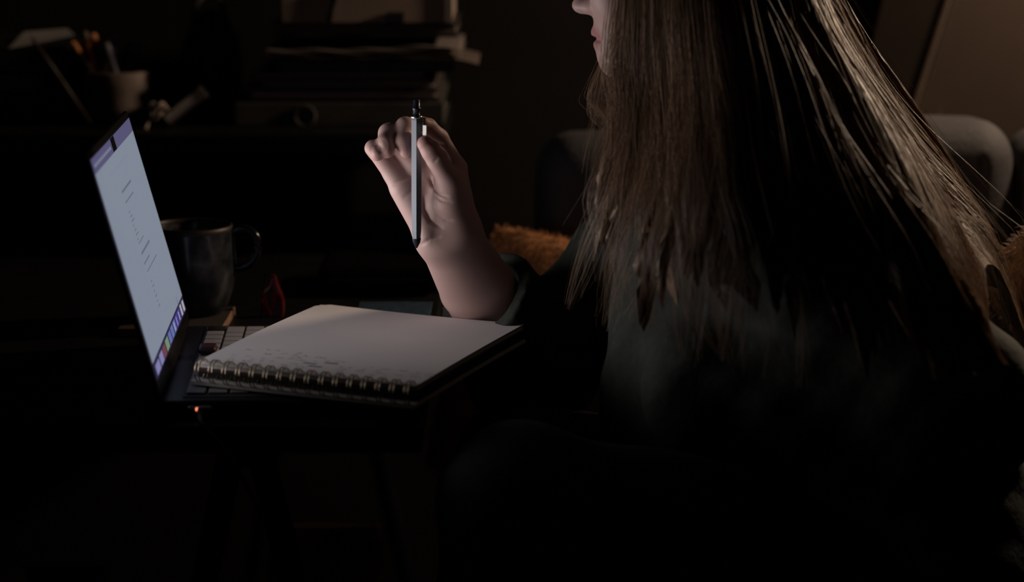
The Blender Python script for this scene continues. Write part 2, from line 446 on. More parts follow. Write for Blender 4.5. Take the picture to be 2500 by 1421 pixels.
# things around the laptop
cap_c = onz(507, 852, DECK+.006)
o = thing('eraser', 'small dark red rounded eraser on the laptop, touching the notebook edge', 'eraser', (cap_c.x, cap_c.y, DECK+.002))
obj('rubber', box_me('rubber', (.017, .021, .0075), .0036, 4, frame(ex, ey, ez, (cap_c.x, cap_c.y, DECK+.0061)), True), M['cover_red'], o)
obj('sleeve', box_me('sleeve', (.0175, .010, .0079), .0036, 4, frame(ex, ey, ez, (cap_c.x+ey.x*.006, cap_c.y+ey.y*.006, DECK+.0061)), True), M['cover_red'], o)

mug_c = Vector((Wp(470, 770, 2.345).x, 2.345, DZ+.0095))
coaster = thing('coaster', 'square pale wooden coaster under the dark mug', 'coaster', (mug_c.x, mug_c.y, DZ))
box('board', (mug_c.x-.012, mug_c.y-.025, DZ+.0049), (.106, .112, .0088), M['wood_pale'], coaster, .0008)
box('shaded_top', (mug_c.x-.012, mug_c.y-.025, DZ+.0090), (.1045, .1105, .0008), M['coaster_shade'], coaster, .0002)  # thin dark sheet: mug's shadow put into the colour of the board's top
mug = thing('mug', 'dark blue-grey speckled stoneware mug standing behind the laptop screen', 'mug', mug_c)
prof = [(0, .0), (.031, 0), (.0345, .003), (.039, .012), (.044, .028), (.0468, .045), (.0468, .060), (.0455, .078), (.0440, .089), (.0437, .0915), (.0425, .0925), (.0412, .091), (.0425, .07), (.043, .045), (.039, .018), (.03, .007), (0, .006)]
obj('body', lathe_me('body', [(r, z) for r, z in prof], 56, Matrix.Translation(mug_c)), M['mug_glaze'], mug)
rp = [(.0443, .0875), (.0445, .0895), (.0440, .0928), (.0425, .0938), (.0407, .0925), (.0405, .0895)]
obj('rim', lathe_me('rim', rp, 56, Matrix.Translation(mug_c)), M['mug_rim'], mug)
hp = [(.042, 0, .085), (.055, 0, .0895), (.066, 0, .084), (.0705, 0, .072), (.067, 0, .058), (.057, 0, .049), (.0445, 0, .047)]
obj('handle', tube_me('handle', spline([tuple(mug_c+Vector(p)) for p in hp], 26), .0046, 10), M['mug_handle'], mug)

clip_c = onz(668, 772, DZ)
clip = thing('hair_clip', 'dark red glossy claw clip standing on the desk beyond the keyboard', 'clip', clip_c)
def cpx(x, y, o_=0): return tuple(Wp(x, y, clip_c.y+o_))
for pts, r, m_ in [([(668, 672), (660, 700), (646, 716), (647, 735), (655, 762), (657, 776)], (.0022, .003, .0036, .0040, .0034, .002), 'red_plastic'),
               ([(668, 672), (676, 700), (684, 722), (688, 742), (688, 765), (684, 778)], (.0022, .003, .0034, .003, .0025, .002), 'red_plastic'),
               ([(668, 674), (671, 705), (672, 735), (668, 755)], (.002, .0028, .0028, .0015), 'red_plastic')]:
    P = spline([cpx(*p) for p in pts], 22); rr = np.interp(np.linspace(0, 1, 22), np.linspace(0, 1, len(r)), r)
    obj('jaw', tube_me('jaw', P, rr, 10), M[m_], clip)
obj('spring', tube_me('spring', spline([cpx(650, 668, .004), cpx(646, 690, .004), cpx(641, 720, .003), cpx(640, 768, .002)], 14), .0012, 8), M['black_metal'], clip)

# dark case and blue book behind the hand
cb = onz(930, 700, DZ)
o = thing('case', 'low black zip case on the desk behind the blue book', 'case', (cb.x, 2.52, DZ))
x0, x1 = Wp(770, 700, 2.47).x, -.082
box('body', ((x0+x1)/2, 2.54, DZ+.0165), (x1-x0, .13, .030), M['case_black'], o, .012, seg=4)
obj('zip', tube_me('zip', [(x0+.012, 2.474, DZ+.02), (x1-.012, 2.474, DZ+.02)], .0012, 6), M['case_black'], o)
o = thing('blue_book', 'blue cloth-covered book on the desk behind the raised hand', 'book', (-.12, 2.31, DZ))
x0, x1 = Wp(872, 750, 2.32).x, -.084
y0, y1 = 2.268, 2.362; bt = Wp(900, 736, 2.362).z
box('cover', ((x0+x1)/2, (y0+y1)/2, bt-.0012), (x1-x0, y1-y0, .0024), M['cover_blue'], o, .0008)
box('cover', ((x0+x1)/2, (y0+y1)/2, DZ+.0014), (x1-x0, y1-y0, .0024), M['cover_blue'], o, .0008)
box('spine', ((x0+x1)/2, y0-.0004, (DZ+bt)/2), (x1-x0, .0026, bt-DZ-.0006), M['cover_blue'], o, .001)
box('pages', ((x0+x1)/2, (y0+y1)/2, (DZ+bt)/2), (x1-x0-.006, y1-y0-.006, bt-DZ-.0054), M['paper_edge'], o, .0004)

# ------------------------------------------------------------------ things on the riser shelf
SY = 2.80     # front of the stack
def px_x(x, Y=SY): return Wp(x, 200, Y).x
def px_z(y, Y=SY): return Wp(600, y, Y).z
zb = RZ+.0004
# lever arch file with finger ring, lying flat
f_x0, f_x1, f_z1 = px_x(572), px_x(1082), px_z(252)
lf = thing('lever_arch_file', 'dark lever arch file with a finger ring, bottom of the paper stack', 'file', ((f_x0+f_x1)/2, SY+.1, zb))
fc = ((f_x0+f_x1)/2, SY+.12)
h = f_z1-zb
box('cover', (fc[0], fc[1], zb+.0016), (f_x1-f_x0, .235, .003), M['file_grey'], lf, .0008)
box('cover', (fc[0], fc[1], f_z1-.0016), (f_x1-f_x0, .235, .003), M['file_grey'], lf, .0008)
box('spine', (fc[0], SY+.003, zb+h/2), (f_x1-f_x0, .003, h-.0005), M['file_grey'], lf, .0008)
box('papers', (fc[0], fc[1]+.002, zb+h/2), (f_x1-f_x0-.012, .222, h-.007), M['paper_edge'], lf, .0005)
rc = Wp(745, 283, SY)
obj('finger_ring', tube_me('finger_ring', [(rc.x+.0125*math.cos(a), SY, rc.z+.0125*math.sin(a)) for a in np.linspace(0, 6.2832, 28, endpoint=False)], .0016, 8, True), M['file_grey'], lf)
# thin folders, each a folded card with sheets in it
zc = f_z1+.0004
spec = [(598, 1078, 'file_grey', 'lowest grey'), (612, 1068, 'paper_brown', 'brown'), (600, 1072, 'file_grey', 'wide grey'), (640, 1062, 'paper_brown', 'narrow brown'), (604, 1056, 'paper_grey', 'pale grey'), (622, 1038, 'paper_brown', 'topmost brown')]
top_y = 180
dzf = (px_z(top_y)-zc)/len(spec)
for i, (a, b, m_, w_) in enumerate(spec):
    x0, x1 = px_x(a), px_x(b); t = dzf-.0004
    names = ['%s card folder directly on the lever arch file', '%s card folder, second above the lever arch file', '%s card folder, third above the lever arch file',
             '%s card folder, third below the black document box', '%s card folder, second below the black document box', '%s card folder directly under the black document box']
    fo = thing('folder', names[i] % w_, 'folder', ((x0+x1)/2, SY+.12, zc), 'folders in the paper stack')
    yo = random.uniform(-.004, .006)
    box('flap', ((x0+x1)/2, SY+.118+yo, zc+.0006), (x1-x0, .22, .0012), M[m_], fo, .0003)
    box('flap', ((x0+x1)/2, SY+.118+yo, zc+t-.0006), (x1-x0, .22, .0012), M[m_], fo, .0003)
    box('sheets', ((x0+x1)/2-.002, SY+.120+yo, zc+t/2), (x1-x0-.002, .214, t-.0028), M['paper_edge' if i % 2 else 'paper_grey'], fo, .0003)
    zc += dzf
# flat document box with a loose sheet sticking out
x0, x1, z1 = px_x(682), px_x(1108), px_z(146)
db = thing('document_box', 'flat black document box in the middle of the paper stack', 'box', ((x0+x1)/2, SY+.12, zc))
box('tray', ((x0+x1)/2, SY+.12, (zc+z1-.004)/2+.0002), (x1-x0-.004, .225, z1-zc-.0045), M['cover_black'], db, .001)
box('lid', ((x0+x1)/2, SY+.12, z1-.0060), (x1-x0, .23, .0112), M['file_grey'], db, .001)
def wavy(name, x0, x1, y0, y1, zf, m, parent=None, nx=40, ny=8, th=.0006):
    V = []; F = []
    for j in range(ny+1):
        for i in range(nx+1):
            u, v = i/nx, j/ny; z = zf(u, v); V += [(x0+(x1-x0)*u, y0+(y1-y0)*v, z), (x0+(x1-x0)*u, y0+(y1-y0)*v, z-th)]
    q = lambda i, j, s: 2*(j*(nx+1)+i)+s
    for j in range(ny):
        for i in range(nx): F += [(q(i, j, 0), q(i+1, j, 0), q(i+1, j+1, 0), q(i, j+1, 0)), (q(i, j, 1), q(i, j+1, 1), q(i+1, j+1, 1), q(i+1, j, 1))]
    for i in range(nx): F += [(q(i, 0, 0), q(i, 0, 1), q(i+1, 0, 1), q(i+1, 0, 0)), (q(i, ny, 0), q(i+1, ny, 0), q(i+1, ny, 1), q(i, ny, 1))]
    for j in range(ny): F += [(q(0, j, 0), q(0, j+1, 0), q(0, j+1, 1), q(0, j, 1)), (q(nx, j, 0), q(nx, j, 1), q(nx, j+1, 1), q(nx, j+1, 0))]
    return obj(name, mesh_np(name, V, F), m, parent)
zs = z1+.0006
o = wavy('loose_sheet', px_x(1000), px_x(1168), SY-.004, SY+.15, lambda u, v: zs+.0010-.013*max(0, u-.6)**1.6*2.2, M['paper_brown'])
tag(o, 'loose sheet drooping over the right end of the document box', 'paper')
# rumpled newspapers: bulging leaves
z2 = px_z(97)
for i, (a, b, z_, am, m_, lab) in enumerate([(690, 1128, zs+.0028, .0035, 'paper_brown', 'lower rumpled newspaper with a bulge at its right end'),
                                           (640, 1126, zs+.0088, .0055, 'paper_grey', 'upper rumpled newspaper with a curled fold, under the black folio')]):
    o = thing('newspaper', lab, 'newspaper', ((px_x(a)+px_x(b))/2, SY+.1, z_), 'rumpled newspapers in the paper stack')
    for q in range(3):
        wavy('leaf', px_x(a)+.002*q, px_x(b)-.003*q, SY-.004+.002*q, SY+.21, lambda u, v: z_+q*.0014+am*(.5+.5*math.sin(u*9+q*.5))*max(0, (u-.45))*2.2+.0012*math.sin(u*23+q)*(1-v), M[m_], o, 60, 6)
zt = zs+.0265
x0, x1, z1 = px_x(664), px_x(1118), px_z(58)
fo = thing('folio', 'black folio case lying under the tan box', 'folio', ((x0+x1)/2, SY+.11, zt))
box('cover', ((x0+x1)/2, SY+.11, zt+.0015), (x1-x0, .21, .003), M['cover_black'], fo, .001)
box('cover', ((x0+x1)/2, SY+.11, z1-.0015), (x1-x0, .21, .003), M['cover_black'], fo, .001)
box('papers', ((x0+x1)/2, SY+.112, (zt+z1)/2), (x1-x0-.006, .20, z1-zt-.0064), M['paper_brown'], fo, .0006)
x0, x1, z2 = px_x(690), px_x(1103), px_z(-35)
bx_ = thing('storage_box', 'tan box with black strap on top of the paper stack', 'box', ((x0+x1)/2, SY+.1, z1))
box('body', ((x0+x1)/2, SY+.105, (z1+z2)/2+.0003), (x1-x0, .20, z2-z1-.0006), M['box_tan'], bx_, .001)
box('end_edge', (x1-.004, SY+.004, (z1+z2)/2+.0003), (.010, .004, z2-z1-.001), M['paper_grey'], bx_, .0005)
zm = (z1+z2)/2
obj('strap', tube_me('strap', [tuple(Wp(822, -30, SY+.003)), tuple(Wp(812, 25, SY+.003)), tuple(Wp(803, 54, SY+.003))], .0032, 8), M['cover_black'], bx_)
box('buckle', (px_x(967), SY+.002, px_z(43)), (.022, .005, .013), M['cover_black'], bx_, .001)

# pen cup
cc = Wp(279, 300, SY+.0); cup_c = Vector((cc.x, 2.84, RZ+.0004)); ct = Wp(279, 178, 2.80).z
cup = thing('pen_cup', 'speckled stoneware cup full of pens on the riser shelf', 'cup', cup_c)
hh = ct-cup_c.z
obj('body', lathe_me('body', [(0, 0), (.036, 0), (.0385, .003), (.040, hh*.3), (.0418, hh*.7), (.0425, hh-.002), (.0412, hh), (.0398, hh-.002), (.039, hh*.6), (.037, .008), (0, .006)], 48, Matrix.Translation(cup_c)), M['stoneware'], cup)
obj('foot_ring', lathe_me('foot_ring', [(.033, .0), (.0365, 0), (.0365, .002), (.033, .002)], 32, Matrix.Translation(cup_c)), M['mug_rim'], cup)
mat('pen_orange', (.55, .2, .05), .45); mat('pen_blue', (.06, .12, .34), .35); mat('pen_white', (.6, .55, .52), .4); mat('pen_brown', (.07, .042, .025), .5); mat('pen_grey', (.16, .16, .2), .4)
pens = [((228, 176), (176, 102), 'pen_orange', 'pen_brown', 'orange-tipped brown pencil leaning furthest left in the cup'),
        ((232, 178), (205, 76), 'pen_brown', 'pen_orange', 'brown brush with pale orange top in the cup'),
        ((250, 178), (225, 82), 'pen_orange', 'pen_brown', 'orange-capped pen in the cup'),
        ((248, 180), (196, 128), 'pen_brown', 'pen_brown', 'short brown pencil leaning left in the cup'),
        ((262, 180), (217, 112), 'pen_white', 'pen_grey', 'grey pen with white tip in the cup'),
        ((282, 180), (258, 105), 'pen_grey', 'pen_grey', 'plain grey pen near the middle of the cup'),
        ((258, 178), (285, 84), 'pen_blue', 'pen_white', 'blue-topped white pen leaning right in the cup'),
        ((290, 178), (272, 96), 'pen_white', 'pen_grey', 'white-ended grey marker in the middle of the cup'),
        ((305, 180), (335, 105), 'pen_blue', 'pen_blue', 'blue pen leaning furthest right in the cup'),
        ((300, 182), (312, 92), 'pen_grey', 'pen_brown', 'dark slim pencil right of the cup middle')]
for i, (b, t, m1, m2, lab) in enumerate(pens):
    Yp = 2.825+.006*(i % 5)
    pt, pb = Wp(*t, Yp), Wp(*b, Yp); d = (pb-pt).normalized()
    # run the shaft on down into the cup, stopping at its inner wall or floor
    L_ = (pb-pt).length; q = pb
    while True:
        q2 = q+d*.003
        if q2.z < cup_c.z+.011 or math.hypot(q2.x-cup_c.x, q2.y-cup_c.y) > .034: break
        q = q2
    p = thing('pen', lab, 'pen', q, 'pens in the stoneware cup')
    r = .0032+.0008*(i % 3); s1 = pt+d*.016
    obj('shaft', tube_me('shaft', [tuple(s1), tuple(pb), tuple(q)], r, 10), M[m2], p)
    obj('cap', tube_me('cap', [tuple(pt), tuple(pt+d*.003), tuple(s1)], (r*.7, r*1.15, r*1.15), 10), M[m1], p)
# black book leaning, pale page edges showing
bc = Wp(449, 262, 2.78); a = math.radians(38)
lb = thing('leaning_book', 'black book propped at a slant beside the pen cup, pale page edges showing', 'book', (bc.x, 2.83, RZ))
du = Vector((math.cos(a), 0, math.sin(a))); dn = Vector((-math.sin(a), 0, math.cos(a)))
Ln, Th = .056, .014
for s in (-1, 1):
    obj('cover', box_me('cover', (Ln+.003, .094, .0016), .0005, 1, frame(du, Vector((0, 1, 0)), dn, Vector((bc.x, 2.83, bc.z))+dn*s*(Th/2+.0008))), M['cover_black'], lb)
obj('pages', box_me('pages', (Ln, .09, Th), .0003, 1, frame(du, Vector((0, 1, 0)), dn, Vector((bc.x, 2.829, bc.z)))), M['paper_white'], lb)
obj('spine', box_me('spine', (.0016, .094, Th+.003), .0005, 1, frame(du, Vector((0, 1, 0)), dn, Vector((bc.x, 2.83, bc.z))+du*(Ln/2+.001))), M['cover_black'], lb)
# what the book leans on
o = thing('camera_bag', 'black rounded bag on the riser shelf between pen cup and paper stack', 'bag', (px_x(500), 2.93, RZ))
g = Grid((px_x(395), 2.865, RZ-.01), (px_x(560), 3.08, px_z(40)+.02), .004)
zq = (RZ+px_z(60))/2
d = g.ell((px_x(478), 2.965, zq), ((px_x(555)-px_x(405))/2, .085, (px_z(60)-RZ)/2+.006)); d = smax(d, g.plane((0, 0, RZ+.001), (0, 0, -1)), .01)+g.waves(.0015, 60, 4)
obj('body', mesh_np('body', *surface(g, d)), M['cover_black'], o)
obj('strap', tube_me('strap', spline([(px_x(440), 2.93, px_z(75)), (px_x(450), 2.93, px_z(25)), (px_x(480), 2.94, px_z(5)), (px_x(510), 2.94, px_z(28)), (px_x(520), 2.94, px_z(80))], 24), .004, 8), M['cover_black'], o)
# knotted pale cord
kp = [(356, 314), (362, 296), (372, 284), (366, 262), (374, 252), (380, 268), (378, 284), (392, 272), (388, 258), (396, 252), (402, 262), (390, 280), (376, 290), (384, 286), (408, 262)]
P = [Wp(x, y, 2.765+.004*math.sin(i*2.1)) for i, (x, y) in enumerate(kp)]
mat('cord', (.42, .34, .3), .8)
o = obj('knotted_cord', tube_me('knotted_cord', spline([tuple(p) for p in P], 90), .0022, 8), M['cord']); tag(o, 'pale knotted cord between the pen cup and the slanting book', 'cord')
# dark organiser at the far left with a sheet of paper on it, and a brush in front
x1 = px_x(150); zt_ = px_z(118)
og = thing('desk_organiser', 'black box organiser on the riser shelf at the far left', 'organiser', (px_x(60), 2.9, RZ))
box('body', ((x1-1.0)/2, 2.93, (RZ+zt_)/2+.0003), (x1+1.0, .2, zt_-RZ-.0006), M['cover_black'], og, .002)
for k in range(3):
    box('drawer', ((x1-1.0)/2, 2.829, RZ+.012+(zt_-RZ-.02)*(k+.5)/3), (x1+1.0-.02, .004, (zt_-RZ-.02)/3-.004), M['cover_black'], og, .001)
pz = zt_
V = [onz(25, 115, pz+.001), onz(185, 82, pz+.008), onz(150, 70, pz+.010), onz(62, 76, pz+.003)]
Yl = [2.80, 2.86, 2.95, 2.95]
pw = [Wp(22, 116, 2.825), Wp(182, 84, 2.84), Wp(165, 70, 2.93), Wp(60, 78, 2.93)]
def sheet4(name, P, m, parent=None, th=.0008, n=8):
    V = []; F = []
    for j in range(n+1):
        for i in range(n+1):
            u, v = i/n, j/n; p = (P[0]*(1-u)+P[1]*u)*(1-v)+(P[3]*(1-u)+P[2]*u)*v
            V += [tuple(p), tuple(p-Vector((0, 0, th)))]
    q = lambda i, j, s: 2*(j*(n+1)+i)+s
    for j in range(n):
        for i in range(n): F += [(q(i, j, 0), q(i+1, j, 0), q(i+1, j+1, 0), q(i, j+1, 0)), (q(i, j, 1), q(i, j+1, 1), q(i+1, j+1, 1), q(i+1, j, 1))]
    for i in range(n): F += [(q(i, 0, 0), q(i, 0, 1), q(i+1, 0, 1), q(i+1, 0, 0)), (q(i, n, 0), q(i+1, n, 0), q(i+1, n, 1), q(i, n, 1)), (q(0, i, 0), q(0, i+1, 0), q(0, i+1, 1), q(0, i, 1)), (q(n, i, 0), q(n, i, 1), q(n, i+1, 1), q(n, i+1, 0))]
    return obj(name, mesh_np(name, V, F, False), m, parent)
o = sheet4('paper_sheet', pw, M['paper_white']); tag(o, 'pale sheet of paper lying tilted on the black organiser at far left', 'paper')
p0, p1 = Wp(92, 112, 2.80), Wp(147, 192, 2.80); dd = (p1-p0).normalized(); p2 = p1+dd*((p1.z-RZ-.004)/-dd.z) if dd.z < 0 else p1
o = thing('brush', 'thin brown brush leaning against the black organiser', 'brush', p2)
obj('handle', tube_me('handle', [tuple(p0), tuple(p1), tuple(p2)], (.002, .0028, .002), 8), M['mug_rim'], o)
obj('bristles', tube_me('bristles', [tuple(p0-dd*.016), tuple(p0-dd*.006), tuple(p0)], (.0005, .003, .0022), 8), M['mug_rim'], o)

# ------------------------------------------------------------------ under the desk
bg = thing('paper_bag', 'brown paper bag stuffed with crumpled paper under the desk', 'bag', (-.21, 2.68, 0))
bx0, bx1 = Wp(655, 1380, 2.62).x, Wp(912, 1380, 2.62).x; bz = Wp(780, 1352, 2.62).z
for nm, c, dm in (('front_panel', ((bx0+bx1)/2, 2.621, bz/2), (bx1-bx0, .0015, bz-.001)), ('back_panel', ((bx0+bx1)/2, 2.74, bz/2), (bx1-bx0, .0015, bz-.001)),
                  ('side_panel', (bx0+.0008, 2.68, bz/2), (.0015, .118, bz-.001)), ('side_panel', (bx1-.0008, 2.68, bz/2), (.0015, .118, bz-.001)), ('bottom_panel', ((bx0+bx1)/2, 2.68, .0018), (bx1-bx0, .118, .0015))):
    box(nm, c, dm, M['bag_brown'], bg, .0004)
def crumple(name, c, r, seed, m, lab=None):
    bm = bmesh.new(); bmesh.ops.create_icosphere(bm, subdivisions=4, radius=1)
    rr = np.random.default_rng(seed); K = rr.normal(size=(14, 3))
    K /= np.linalg.norm(K, axis=1)[:, None]
    for v in bm.verts:
        n = np.array(v.co); f = min(1.0, min((.72+.22*rr2)/max(1e-3, n@k) if n@k > .3 else 9 for k, rr2 in zip(K, np.abs(np.sin(np.arange(14)*seed)))))
        v.co = Vector(n*f*r)+Vector(c)
    o = obj(name, from_bm(name, bm), m)
    if lab: tag(o, lab, 'paper', 'crumpled paper under the desk')
    return o
cx_ = Wp(860, 1385, 2.66)
crumple('crumpled_paper', (cx_.x, 2.68, cx_.z+.004), .042, 3, M['paper_grey'], 'crumpled pale paper sticking out of the brown paper bag')
sb = thing('storage_crate', 'black crate under the desk at bottom left', 'crate', (-.68, 2.5, 0))
box('body', (-.70, 2.52, .175), (.40, .3, .348), M['cover_black'], sb, .004)
box('lid', (-.70, 2.52, .359), (.41, .31, .018), M['cover_black'], sb, .003)
lp = Wp(4, 1421, 2.47)
crumple('crumpled_paper', (lp.x-.012, 2.50, .4005), .034, 5, M['paper_white'], 'white crumpled paper on the black crate at bottom left')

# ------------------------------------------------------------------ lounge chair with channelled back
CBY = 2.585       # front of the back
chair = thing('lounge_chair', 'charcoal lounge chair with channelled rounded back behind the person', 'chair', (.42, 2.3, 0))
cw = (Wp(1600, 300, CBY+.05).x-Wp(1310, 300, CBY+.05).x); cx0 = Wp(1310, 300, CBY+.05).x
ztop = Wp(2350, 292, CBY+.05).z
def channel(x0, wd, z1, seed):
    g = Grid((x0-.02, CBY-.03, .34), (x0+wd+.02, CBY+.19, z1+.03), .0055)
    c = x0+wd/2
    d = g.cone((c, CBY+.07, .40), (c, CBY+.07, z1-.075), .075, .075)
    q = np.maximum(np.abs(g.X-c)-wd/2+.0015, 0)
    bx = np.sqrt((np.maximum(np.abs(g.X-c)-wd/2+.046, 0))**2+(np.maximum(np.abs(g.Y-CBY-.07)-.026, 0))**2+(np.maximum(np.abs(g.Z-(.40+z1)/2)-(z1-.40)/2+.046, 0))**2)-.0455
    d = bx+g.waves(.0022, 55, seed)+.005*np.exp(-((g.X-x0-.66*wd-.004*np.sin(g.Z*30))/.0035)**2)*(g.Z < z1-.04)*(g.Z > z1-.085)
    return mesh_np('back_channel', *surface(g, d))
for i in range(6):
    z1 = ztop-(.016 if i == 0 else .014*(i == 4))
    obj('back_channel', channel(cx0+i*cw, cw, z1, i), M['chair_fabric'], chair)
xs0, xs1 = cx0-.01, cx0+6*cw+.01
xs0 += .058
box('seat', ((xs0+xs1)/2, 2.22, .34), (xs1-xs0, .72, .11), M['chair_fabric'], chair, .04, seg=5)
box('seat_base', ((xs0+xs1)/2, 2.27, .243), (xs1-xs0-.02, .84, .08), M['chair_fabric'], chair, .012)
box('back_board', ((xs0+xs1)/2, CBY+.165, .56), (xs1-xs0-.02, .025, .6), M['chair_fabric'], chair, .01)
for x in (xs0+.06, xs1-.06):
    for y in (1.92, 2.62):
        obj('leg', tube_me('leg', [(x, y, .206), (x, y, .003)], (.02, .012), 12), M['black_metal'], chair)

def fur(name, V, F, n, L, rad, m, parent, droop=.4, spread=.6):
    """short pile standing on a surface, one stuff object"""
    V = np.asarray(V); F = np.asarray(F); a, b, c = V[F[:, 0]], V[F[:, 1]], V[F[:, 2]]
    N = np.cross(b-a, c-a); A = np.linalg.norm(N, axis=1); N /= A[:, None]+1e-12
    i = RNG.choice(len(F), n, p=A/A.sum()); w_ = RNG.dirichlet((1, 1, 1), n)
    P0 = a[i]*w_[:, :1]+b[i]*w_[:, 1:2]+c[i]*w_[:, 2:]
    cl = np.sin(P0*70).sum(1, keepdims=True)
    T = N[i]+RNG.normal(size=(n, 3))*spread*.5+np.stack([np.sin(P0[:, 2]*90+P0[:, 0]*60), np.cos(P0[:, 0]*80), np.sin(P0[:, 1]*80)], 1)*.35
    T /= np.linalg.norm(T, axis=1)[:, None]; Ls = L*RNG.uniform(.5, 1.15, (n, 1))
    K = 4; t = np.linspace(0, 1, K)[None, :, None]
    P = P0[:, None, :]-N[i][:, None, :]*.001+T[:, None, :]*Ls[:, None, :]*t+np.array([0, 0, -1.])*(Ls[:, None, :]*droop*t**2)
    R = rad*(1-.85*np.linspace(0, 1, K))[None, :]*np.ones((n, 1))
    return tag(obj(name, strands_me(name, P, R), m, parent), kind='stuff')
def cushion(name, label, c, ax, hw, hh_, th, rot, m, fm, n, L, rad, seed):
    o = thing(name, label, 'cushion', c)
    res = 45; u = np.linspace(-1, 1, res); U, Vv = np.meshgrid(u, u, indexing='ij')
    # superellipse outline pinched at its corners, domed faces
    sx = U*(1-.06*Vv**2)*hw; sz = Vv*(1-.06*U**2)*hh_; dome = th*np.clip((1-np.abs(U)**3)*(1-np.abs(Vv)**3), 0, 1)**.5
    dome = dome+.004*np.sin(U*5+seed)*np.sin(Vv*4)*(dome > 0)
    R = Matrix.Rotation(rot[2], 3, 'Z') @ Matrix.Rotation(rot[0], 3, 'X') @ Matrix.Rotation(rot[1], 3, 'Y')
    Va = []; Fa = []
    for s in (-1, 1):
        k0 = len(Va)
        Q = np.stack([sx, s*dome, sz], -1).reshape(-1, 3) @ np.array(R).T+np.array(c)
        Va += list(map(tuple, Q))
        for i in range(res-1):
            for j in range(res-1):
                q = (k0+i*res+j, k0+(i+1)*res+j, k0+(i+1)*res+j+1, k0+i*res+j+1); Fa.append(q if s < 0 else q[::-1])
    obj('cover', mesh_np('cover', Va, Fa), m, o)
    Va = np.array(Va); Fa = np.array(Fa)
    fur('pile', Va, Fa, n, L, rad, fm, o)
    return o
c_ = Wp(1302, 575, 2.50)
cushion('plush_cushion', 'rust-orange plush cushion standing on the chair behind the raised arm', (c_.x+.052, 2.515, c_.z-.168), 0, .148, .150, .045, (math.radians(-8), math.radians(16), 0), M['fur_orange'], M['fur_orange'], 22000, .013, .0005, 1)
c_ = Wp(2470, 578, 2.22)
cushion('fluffy_cushion', 'beige fluffy cushion at the right edge behind the elbow', (.742, 2.27, .700), 0, .170, .255, .05, (math.radians(-4), math.radians(-35), 0), M['fur_beige'], M['fur_beige'], 18000, .015, .0005, 2)  # enlarged and tilted so its unseen part shades the hip from the lamp

# ------------------------------------------------------------------ folded cardboard behind the chair, floor lamp
cb = thing('cardboard', 'big folded sheet of brown cardboard leaning on the wall behind the chair', 'cardboard', (.75, 2.95, 0))
def panel(name, p00, p10, p11, p01, th=.006):
    P = [Vector(p) for p in (p00, p10, p11, p01)]; n = (P[1]-P[0]).cross(P[3]-P[0]).normalized()*th
    V = [tuple(p) for p in P]+[tuple(p-n) for p in P]
    F = [(0, 1, 2, 3), (7, 6, 5, 4), (0, 4, 5, 1), (1, 5, 6, 2), (2, 6, 7, 3), (3, 7, 4, 0)]
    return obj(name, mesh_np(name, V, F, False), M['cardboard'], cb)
def extend(a, b, zt): a, b = Vector(a), Vector(b); return a+(b-a)*((zt-a.z)/(b.z-a.z))
YB, YT = 2.93, 2.985
k0, k1 = Wp(2235, 265, 2.955), Wp(2311, 23, 2.965)          # main crease
c_lo, c_hi = extend(k0, k1, .02), extend(k0, k1, 1.55)
c_lo.y, c_hi.y = 2.91, 2.99
panel('main_panel', c_lo, (1.28, 2.90, .02), (1.28, 2.985, 1.55), c_hi)
l0, l1 = Wp(2178, 180, 3.0), Wp(2205, 23, 3.01)
e_lo, e_hi = extend(l0, l1, .02), extend(l0, l1, 1.55); e_lo.y, e_hi.y = 3.00, 3.06
panel('side_panel', e_lo, c_lo-Vector((.0005, 0, 0)), c_hi-Vector((.0005, 0, 0)), e_hi)
obj('crease', tube_me('crease', [tuple(c_lo+Vector((-.001, .001, 0))), tuple(c_hi+Vector((-.001, .001, 0)))], .0042, 8), M['cardboard'], cb)
k2, k3 = Wp(2291, 290, 2.952), Wp(2326, 160, 2.958)
obj('fold_line', tube_me('fold_line', [tuple(Vector((k2.x, 2.955, k2.z))), tuple(Vector((k3.x, 2.962, k3.z)))], .0012, 6), M['cardboard'], cb)
q0, q1 = Wp(2222, 78, 2.99), Wp(2252, 86, 2.985)
panel('tape_flap', q0, q1, Wp(2272, 0, 2.985), Wp(2245, 0, 2.99), .002)

fl = thing('floor_lamp', 'black reading lamp on a tall pole lighting the chair from the right', 'lamp', (LAMP_POS[0], LAMP_POS[1], 0))
lx, ly, lz = LAMP_POS
lx0 = lx+.02
obj('base', lathe_me('base', [(0, .002), (.09, .002), (.092, .008), (.088, .016), (.014, .022), (0, .022)], 32, Matrix.Translation((lx+.075, ly+.01, 0))), M['black_metal'], fl)
obj('pole', tube_me('pole', [(lx+.075, ly+.01, .02), (lx+.075, ly+.01, lz+.03), (lx+.07, ly+.01, lz+.035)], .010, 12), M['black_metal'], fl)
ax_ = Vector((-.83, -.20, -.45)).normalized(); s1 = ax_.cross(Vector((0, 0, 1))).normalized(); s2 = ax_.cross(s1)
Mh = frame(s1, s2, ax_, Vector(LAMP_POS)-ax_*.05)
obj('shade', lathe_me('shade', [(0, -.045), (.03, -.042), (.045, -.02), (.085, .05), (.112, .10), (.110, .10), (.083, .052), (.043, -.016), (.028, -.038), (0, -.041)], 40, Mh), M['black_metal'], fl)
L = bpy.data.lights.new('lamp_bulb_light', 'POINT'); L.energy = LAMP_W; L.color = (1.0, .74, .52); L.shadow_soft_size = .032
lo = bpy.data.objects.new('lamp_bulb_light', L); lo.location = LAMP_POS; put(lo, fl)
obj('bulb', lathe_me('bulb', [(0, .03), (.012, .028), (.022, .014), (.022, 0), (.014, -.018), (.010, -.045), (0, -.045)], 24, Mh @ Matrix.Translation((0, 0, .012)) @ Matrix.Rotation(0, 4, 'X')), M['bulb'], fl)

